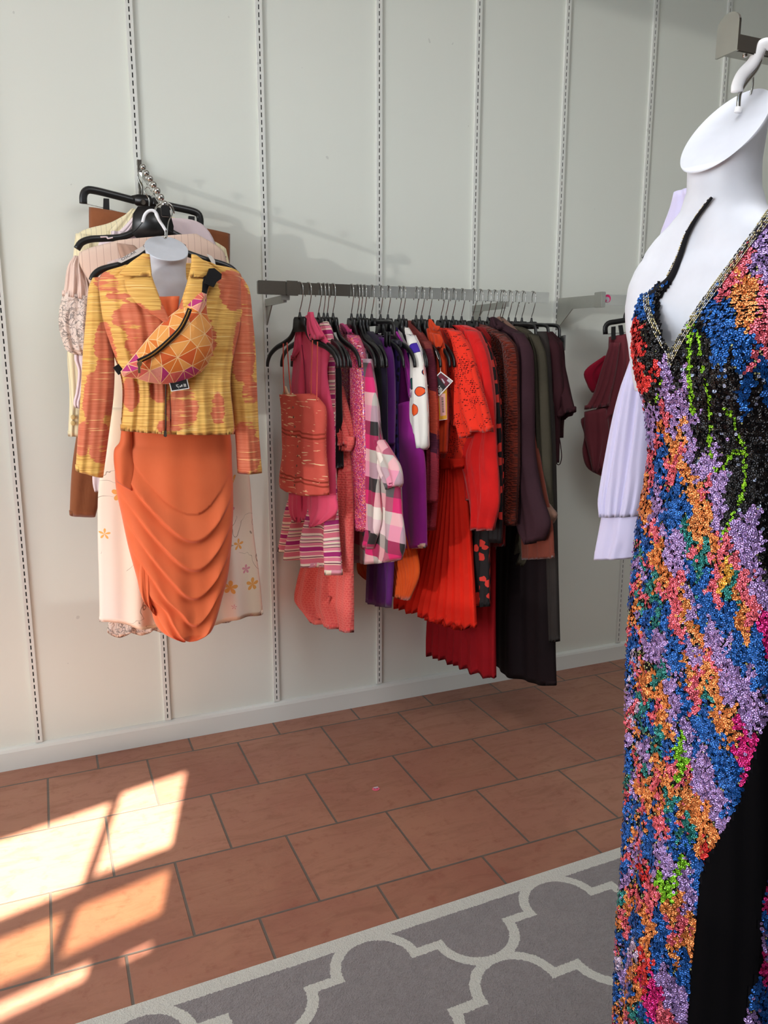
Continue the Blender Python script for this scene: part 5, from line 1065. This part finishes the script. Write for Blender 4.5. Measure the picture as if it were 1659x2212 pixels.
Z4=dict(O=[(450,60),(780,80),(850,150),(760,220),(950,350),(1030,430),(950,500),(540,220),(320,930),(220,980),(680,1050),(620,1100),(700,1180),(830,1300),(780,1400),(420,1150),(420,1300),(680,1480),(830,1500),(270,2030),(180,2100),(300,2000),(130,2150)],K=[(520,40),(400,200),(750,350),(540,350),(650,1280),(720,1300),(780,1330),(450,1050),(350,1080),(230,1120),(200,1250),(640,2100),(540,2180)],
P=[(1000,60),(1080,120),(1080,250),(1130,300),(350,500),(320,620),(290,720),(260,820),(600,600),(620,720),(600,800),(780,800),(820,930),(790,1100),(250,1680),(200,1780),(250,1850),(190,1950),(590,1750),(650,1850),(700,1950),(620,1980),(740,2100),(1500,1450),(1380,2100)],
B=[(1240,60),(1200,150),(300,200),(260,350),(380,400),(240,520),(430,500),(450,250),(680,300),(680,500),(800,570),(850,680),(880,850),(340,1250),(320,1330),(210,1430),(200,1530),(560,1300),(560,1450),(600,1550),(540,1600),(760,1600),(780,1700),(790,1800),(420,2100),(1520,1300),(1500,1900),(1420,1980)],
R=[(970,620),(340,800),(380,1700)],T=[(620,150),(700,400),(800,450),(300,2130)],G=[(720,750),(600,900),(600,980)],Y=[(320,950)],M=[(450,1900),(480,2000),(500,2080),(1490,1650),(1480,1780),(1545,1000)])
SE=[];SC=[]
for Z,ox,oy,sc in ((Z2,1180,560,3.2526),(Z3,1300,1200,4.423),(Z4,1300,1700,4.32)):
    for k,v in Z.items():
        for x,y in v: SE.append((ox+x/sc,oy+y/sc)); SC.append(k)
for y in range(1180,2230,36):
    for x in (np.interp(y,[q[0] for q in SIL],[q[1] for q in SIL])+np.array([7,19,34])): SE.append((x+RNG.uniform(-3,3),y+RNG.uniform(-22,22))); SC.append(RNG.choice(list('BPKOTPKOSB')))
SE=np.array(SE); keys=list(CC); SCi=np.array([keys.index(k) for k in SC]); PAL=np.array([lin(CC[k])[:3] for k in keys])
GL=[[(1000,420),(1020,500),(1010,620),(1010,800),(1020,950),(1040,1070)],[(1030,440),(1075,520),(1090,700),(1120,850),(1150,1000),(1160,1150),(1150,1300),(1200,1500)],[(1260,1040),(1320,1120),(1350,1250),(1400,1330),(1390,1450),(1400,1580),(1350,1740),(1290,1830),(1240,1950)],[(1400,1340),(1320,1350),(1260,1440),(1200,1490)],[(815,850),(800,920),(770,1000)]]
GL=[[(1180+x/3.2526,560+y/3.2526) for x,y in l] for l in GL]; GW=[5.5,3,4.2,4.5,2.5]
# sample sequin centres on the surface
cen=[];nor=[];upv=[];px_=[];py_=[]
rowz=np.arange(1.69,.045,-.0043)
for r_i,z in enumerate(rowz):
    f=(1.70-z)/(1.70-.04)*(len(zs)-1); j=min(int(f),len(zs)-2); u=f-j
    Rr=G3[j]*(1-u)+G3[j+1]*u; Nn=NRM[j]*(1-u)+NRM[j+1]*u; rmv=rem[j]|rem[j+1]
    seg=np.linalg.norm(np.roll(Rr,-1,0)-Rr,axis=1); cum=np.concatenate([[0],np.cumsum(seg)]); tot=cum[-1]
    ds=np.arange((r_i%2)*.0024,tot,.0048)+RNG.uniform(-.0007,.0007,len(np.arange((r_i%2)*.0024,tot,.0048)))
    ii=np.clip(np.searchsorted(cum,ds,'right')-1,0,NA-1); fr=(ds-cum[ii])/np.maximum(seg[ii],1e-6); kk2=(ii+1)%NA
    p=Rr[ii]*(1-fr)[:,None]+Rr[kk2]*fr[:,None]; nn=Nn[ii]*(1-fr)[:,None]+Nn[kk2]*fr[:,None]; ok=~(rmv[ii]|rmv[kk2])
    vis=((nn*(camn-p)).sum(1))>-.25; ok&=vis; p=p[ok]; nn=nn[ok]; cen.append(p); nor.append(nn)
cen=np.concatenate(cen); nor=np.concatenate(nor); cen+=RNG.normal(0,.0005,cen.shape)
X_,Y_=P3(cen); keep=(X_<1790)
blk=np.array([inpoly(a,b,BLK) for a,b in zip(X_,Y_)]); keep&=~blk; cen=cen[keep]; nor=nor[keep]; X_=X_[keep]; Y_=Y_[keep]
wx=X_+7*np.sin(Y_*.09)+4*np.sin(Y_*.31+X_*.05)+RNG.normal(0,.8,len(X_)); wy=Y_+14*np.sin(X_*.12)+9*np.sin(X_*.27+Y_*.02)+RNG.normal(0,1.5,len(X_))
d2=((wx[:,None]-SE[:,0])**2+(.42*(wy[:,None]-SE[:,1]))**2); o_=np.argsort(d2,1)[:,:2]; ar=np.arange(len(X_))
c1=SCi[o_[:,0]]; c2=SCi[o_[:,1]]; gap=np.sqrt(d2[ar,o_[:,1]])-np.sqrt(d2[ar,o_[:,0]])
col=PAL[c1]*RNG.uniform(.72,1.22,(len(c1),1)); mixm=RNG.uniform(0,1,len(c1))<.07; col[mixm]=PAL[c2[mixm]]*.9
rad=RNG.uniform(.0027,.0033,len(c1)); edge=(c1!=c2)&(gap<1.0); col[edge]=np.where(RNG.uniform(0,1,(edge.sum(),1))<.5,np.array(lin((176,176,120))[:3]),np.array(lin((34,40,34))[:3])); rad[edge]*=.55
isD=(c1==keys.index('D'))&~edge; spark=isD&(RNG.uniform(0,1,len(c1))<.035); col[spark]=np.array(lin((150,160,190))[:3])
for l,wd in zip(GL,GW):
    for (xa_,ya_),(xb_,yb_) in zip(l,l[1:]):
        a=np.array([xa_,ya_]); ab_=np.array([xb_-xa_,yb_-ya_]); q=np.stack([X_,Y_],1)-a; tt=np.clip(q@ab_/(ab_@ab_),0,1); dd=np.linalg.norm(q-tt[:,None]*ab_,axis=1)
        m_=dd<wd+1.5*np.sin(Y_*.2); g_=np.array(lin((140,206,30))[:3])*RNG.uniform(.6,1.1,(m_.sum(),1)); col[m_]=g_; rad[m_]=.0024
NS=len(cen); K=8; zax=np.array([0,0,1.]); nor/=np.linalg.norm(nor,axis=1)[:,None]
nj=nor+RNG.normal(0,.27,nor.shape)+zax*.16; nj/=np.linalg.norm(nj,axis=1)[:,None]
ta=np.cross(zax,nj); ta/=np.linalg.norm(ta,axis=1)[:,None]; tb=np.cross(nj,ta)
an=np.arange(K)*2*PI/K; cen2=cen+nor*RNG.uniform(.0012,.0030,(NS,1))
V=cen2[:,None,:]+rad[:,None,None]*(np.cos(an)[None,:,None]*ta[:,None,:]+np.sin(an)[None,:,None]*tb[:,None,:])
me=bpy.data.meshes.new('sequins'); me.vertices.add(NS*K); me.vertices.foreach_set('co',V.reshape(-1).astype(np.float32)); me.loops.add(NS*K); me.loops.foreach_set('vertex_index',np.arange(NS*K,dtype=np.int32))
me.polygons.add(NS); me.polygons.foreach_set('loop_start',np.arange(NS,dtype=np.int32)*K); me.polygons.foreach_set('loop_total',np.full(NS,K,dtype=np.int32)); me.update(calc_edges=True); me.validate()
at=me.attributes.new('Col','FLOAT_COLOR','FACE'); at.data.foreach_set('color',np.concatenate([col,np.ones((NS,1))],1).reshape(-1).astype(np.float32))
uvl=me.uv_layers.new(name='uv'); uvl.data.foreach_set('uv',np.tile(np.stack([np.cos(an),np.sin(an)],1).reshape(-1),NS).astype(np.float32))
n=NT('sequin',rough=.15,metal=.6,spec=.7); uv=n.uv(); u,v,_=n.xyz(uv); r=n.math('SQRT',n.math('ADD',n.math('MULTIPLY',u,u),n.math('MULTIPLY',v,v)))
c=n.mix(n.math('LESS_THAN',r,.2),n.attr('Col'),(20,16,20)); h_=n.math('ABSOLUTE',n.math('SUBTRACT',r,.62))
me.materials.append(n.out(c,h_,.8,.0012)); so=bpy.data.objects.new('sequins',me); COL.objects.link(so); adopt(so,sq); tag(so,kind='stuff')
# black velvet showing in the slit: a panel standing just off the net
bm=BM(); gv={}
for j in range(len(zs)-1):
    for i in range(NA):
        k=(i+1)%NA; q=[(j,i),(j,k),(j+1,k),(j+1,i)]
        if not all(FACE[a,b] and inpoly(PX[a,b],PY[a,b],BLK) for a,b in q): continue
        for a in q:
            if a not in gv: gv[a]=bm.verts.new(G3[a]+NRM[a]*.0022)
        bm.faces.new([gv[a] for a in q])
if len(bm.faces): mk('velvet_panel',bm,velvet,sq)
# beaded neckline following the form
def surf(px,py,bv,off):
    d=ray(px,py).normalized(); loc,nrm,_,_=bv.ray_cast(CAM,d)
    if loc is None: return None,None
    if nrm.dot(d)>0: nrm=-nrm
    return loc+nrm*off,nrm
def on_either(px,py,off):
    a,na=surf(px,py,bvh_d,off); b,nb_=surf(px,py,bvh_b,off)
    if a is None: return b,nb_
    if b is None: return a,na
    return (a,na) if (a-CAM).length<(b-CAM).length else (b,nb_)
bead_g=plain('gilt_bead',(196,184,140),.25,.8); bead_s=plain('silver_bead',(206,206,206),.2,.9); bead_d=plain('black_bead',(30,30,28),.25,.3)
def line_pts(pts,step=5.2):
    P=spline([(a,b,0) for a,b in pts],400); out=[P[0]]; 
    for p in P:
        if (p-out[-1]).length>=step: out.append(p)
    return out
def bead_rows(pts,offs,name):
    bm=BM(); L=line_pts(pts)
    for r_i,o in enumerate(offs):
        for k in range(len(L)-1):
            a,b=L[k],L[k+1]; tn=(b-a).normalized(); nn=Vector((-tn.y,tn.x,0)); sh=tn*(2.6 if r_i%2 else 0)
            qa,na=on_either(*(a+nn*o+sh)[:2],.0032); qb,_=on_either(*(b+nn*o+sh-tn*1.0)[:2],.0032)
            if qa is None or qb is None or (qa-qb).length>.02: continue
            tube(bm,[qa,qb],.0011,n=6,res=2,smoothp=False,mi=random.choice([0,0,1,1,2]))
    if len(bm.verts): mk(name,bm,[bead_g,bead_s,bead_d],sq)
    else: bm.free()
bead_rows([(1395,636),(1396,660),(1404,690),(1418,722),(1432,748),(1446,772),(1446,790)],[-9,-5.5,-2,1.5],'bead_trim')
bead_rows([(1446,775),(1482,712),(1540,628),(1596,552),(1640,490),(1659,462),(1690,415)],[-5,-1.5,2,5.5,9],'bead_trim')
# halter strap over the far shoulder
bm=BM(); Sp=line_pts([(1538,426),(1505,470),(1485,505),(1468,555),(1448,600),(1426,622),(1404,640)],7); prev=None
wid=np.interp(np.linspace(0,1,len(Sp)),[0,.3,.6,1],[3,4.5,6,9])
for k,p in enumerate(Sp):
    tn=(Sp[min(k+1,len(Sp)-1)]-Sp[max(k-1,0)]).normalized(); nn=Vector((-tn.y,tn.x,0)); row=[]
    c0,nc=surf(p.x,p.y,bvh_b,.004)
    if c0 is None: prev=None; continue
    dpt=(c0-CAM).dot(fw)
    for q,off in ((-1,0),(1,0),(1,.003),(-1,.003)): row.append(bm.verts.new(CAM+ray(*(p+nn*q*wid[k])[:2])*(dpt-off-.002)))
    if prev:
        for a in range(4): bm.faces.new((prev[a],prev[(a+1)%4],row[(a+1)%4],row[a]))
    else: bm.faces.new(row)
    prev=row
bm.faces.new(prev[::-1]); bmesh.ops.recalc_face_normals(bm,faces=bm.faces[:]); mk('strap',bm,fabric('black_strap',(22,20,24)),sq)
bead_rows([(1536,428),(1503,472),(1482,507),(1464,556),(1443,600)],[-4,-1.5,1],'bead_trim')
# --- lilac blouse behind the mannequin
PL_=Plane(deep(1380,900,1.47),d=(s2.x,s2.y)); li=fabric('lilac_chiffon',(198,194,222),(186,181,212),rough=.6,wr=.3,scale=5)
tl=build('lilac_blouse','pale lilac blouse with a long gathered cuffed sleeve, hanging behind the sequin dress','blouse',[
 ('body',C([((1462,420),(1560,400)),((1452,450),(1640,430)),((1425,520),(1680,520)),((1412,640),(1680,640)),((1410,900),(1670,900)),((1415,1140),(1660,1140))],PL_,T=.03,nu=40,folds=(3,.007,.3)),li),
 ('sleeve',C([((1420,560),(1450,560)),((1396,680),(1440,680)),((1372,775),(1436,780)),((1340,883),(1434,890)),((1318,990),(1425,1000)),((1303,1076),(1412,1085)),((1306,1114),(1402,1112))],PL_,T=.04,off=.01,nu=44,nv=60,folds=(3,.0045,.25),seed=6,front=lambda s,v,x:.0035*max(0,(v-.8)/.2)*math.sin(s*60)),li),
 ('cuff',C([((1305,1112),(1400,1112)),((1296,1160),(1400,1160)),((1290,1207),(1386,1203))],PL_,T=.03,off=.012,nu=30,nv=20,folds=(2,.003,.2)),li)])

tt=(rl.y-PL_.p0.y)/PL_.d.y; hc=PL_.p0+PL_.d*tt; zn=PL_.pt(1560,404).z
t=thing('clothes_hanger','black hanger of the lilac blouse, hidden behind the large mannequin','hanger',(hc.x,hc.y,zn))
bm=BM(); dn=PL_.d; ac=(PL_.pt(1545,404)-hc).dot(dn); hz=lambda a,b: Vector((hc.x,hc.y,0))+dn*a+Vector((0,0,b))
tube(bm,[hz(-.02,rl.z-.005),hz(-.016,rl.z+.014),hz(0,rl.z+.019),hz(.017,rl.z+.012),hz(.02,rl.z-.01),hz(.004+.2*ac,rl.z-.05),hz(ac,zn+.0)],.0018,n=7,res=40,refn=PL_.n); mk('hook',bm,chrome,t)
bm=BM()
for q in(-1,1): tube(bm,[hz(ac,zn),hz(ac+q*.05,zn-.03),hz(ac+q*.09,zn-.06),hz(ac+q*.13,zn-.10)],.007,n=8,res=20,refn=PL_.n,flat=.6)
mk('hanger_body',bm,black_plastic,t)
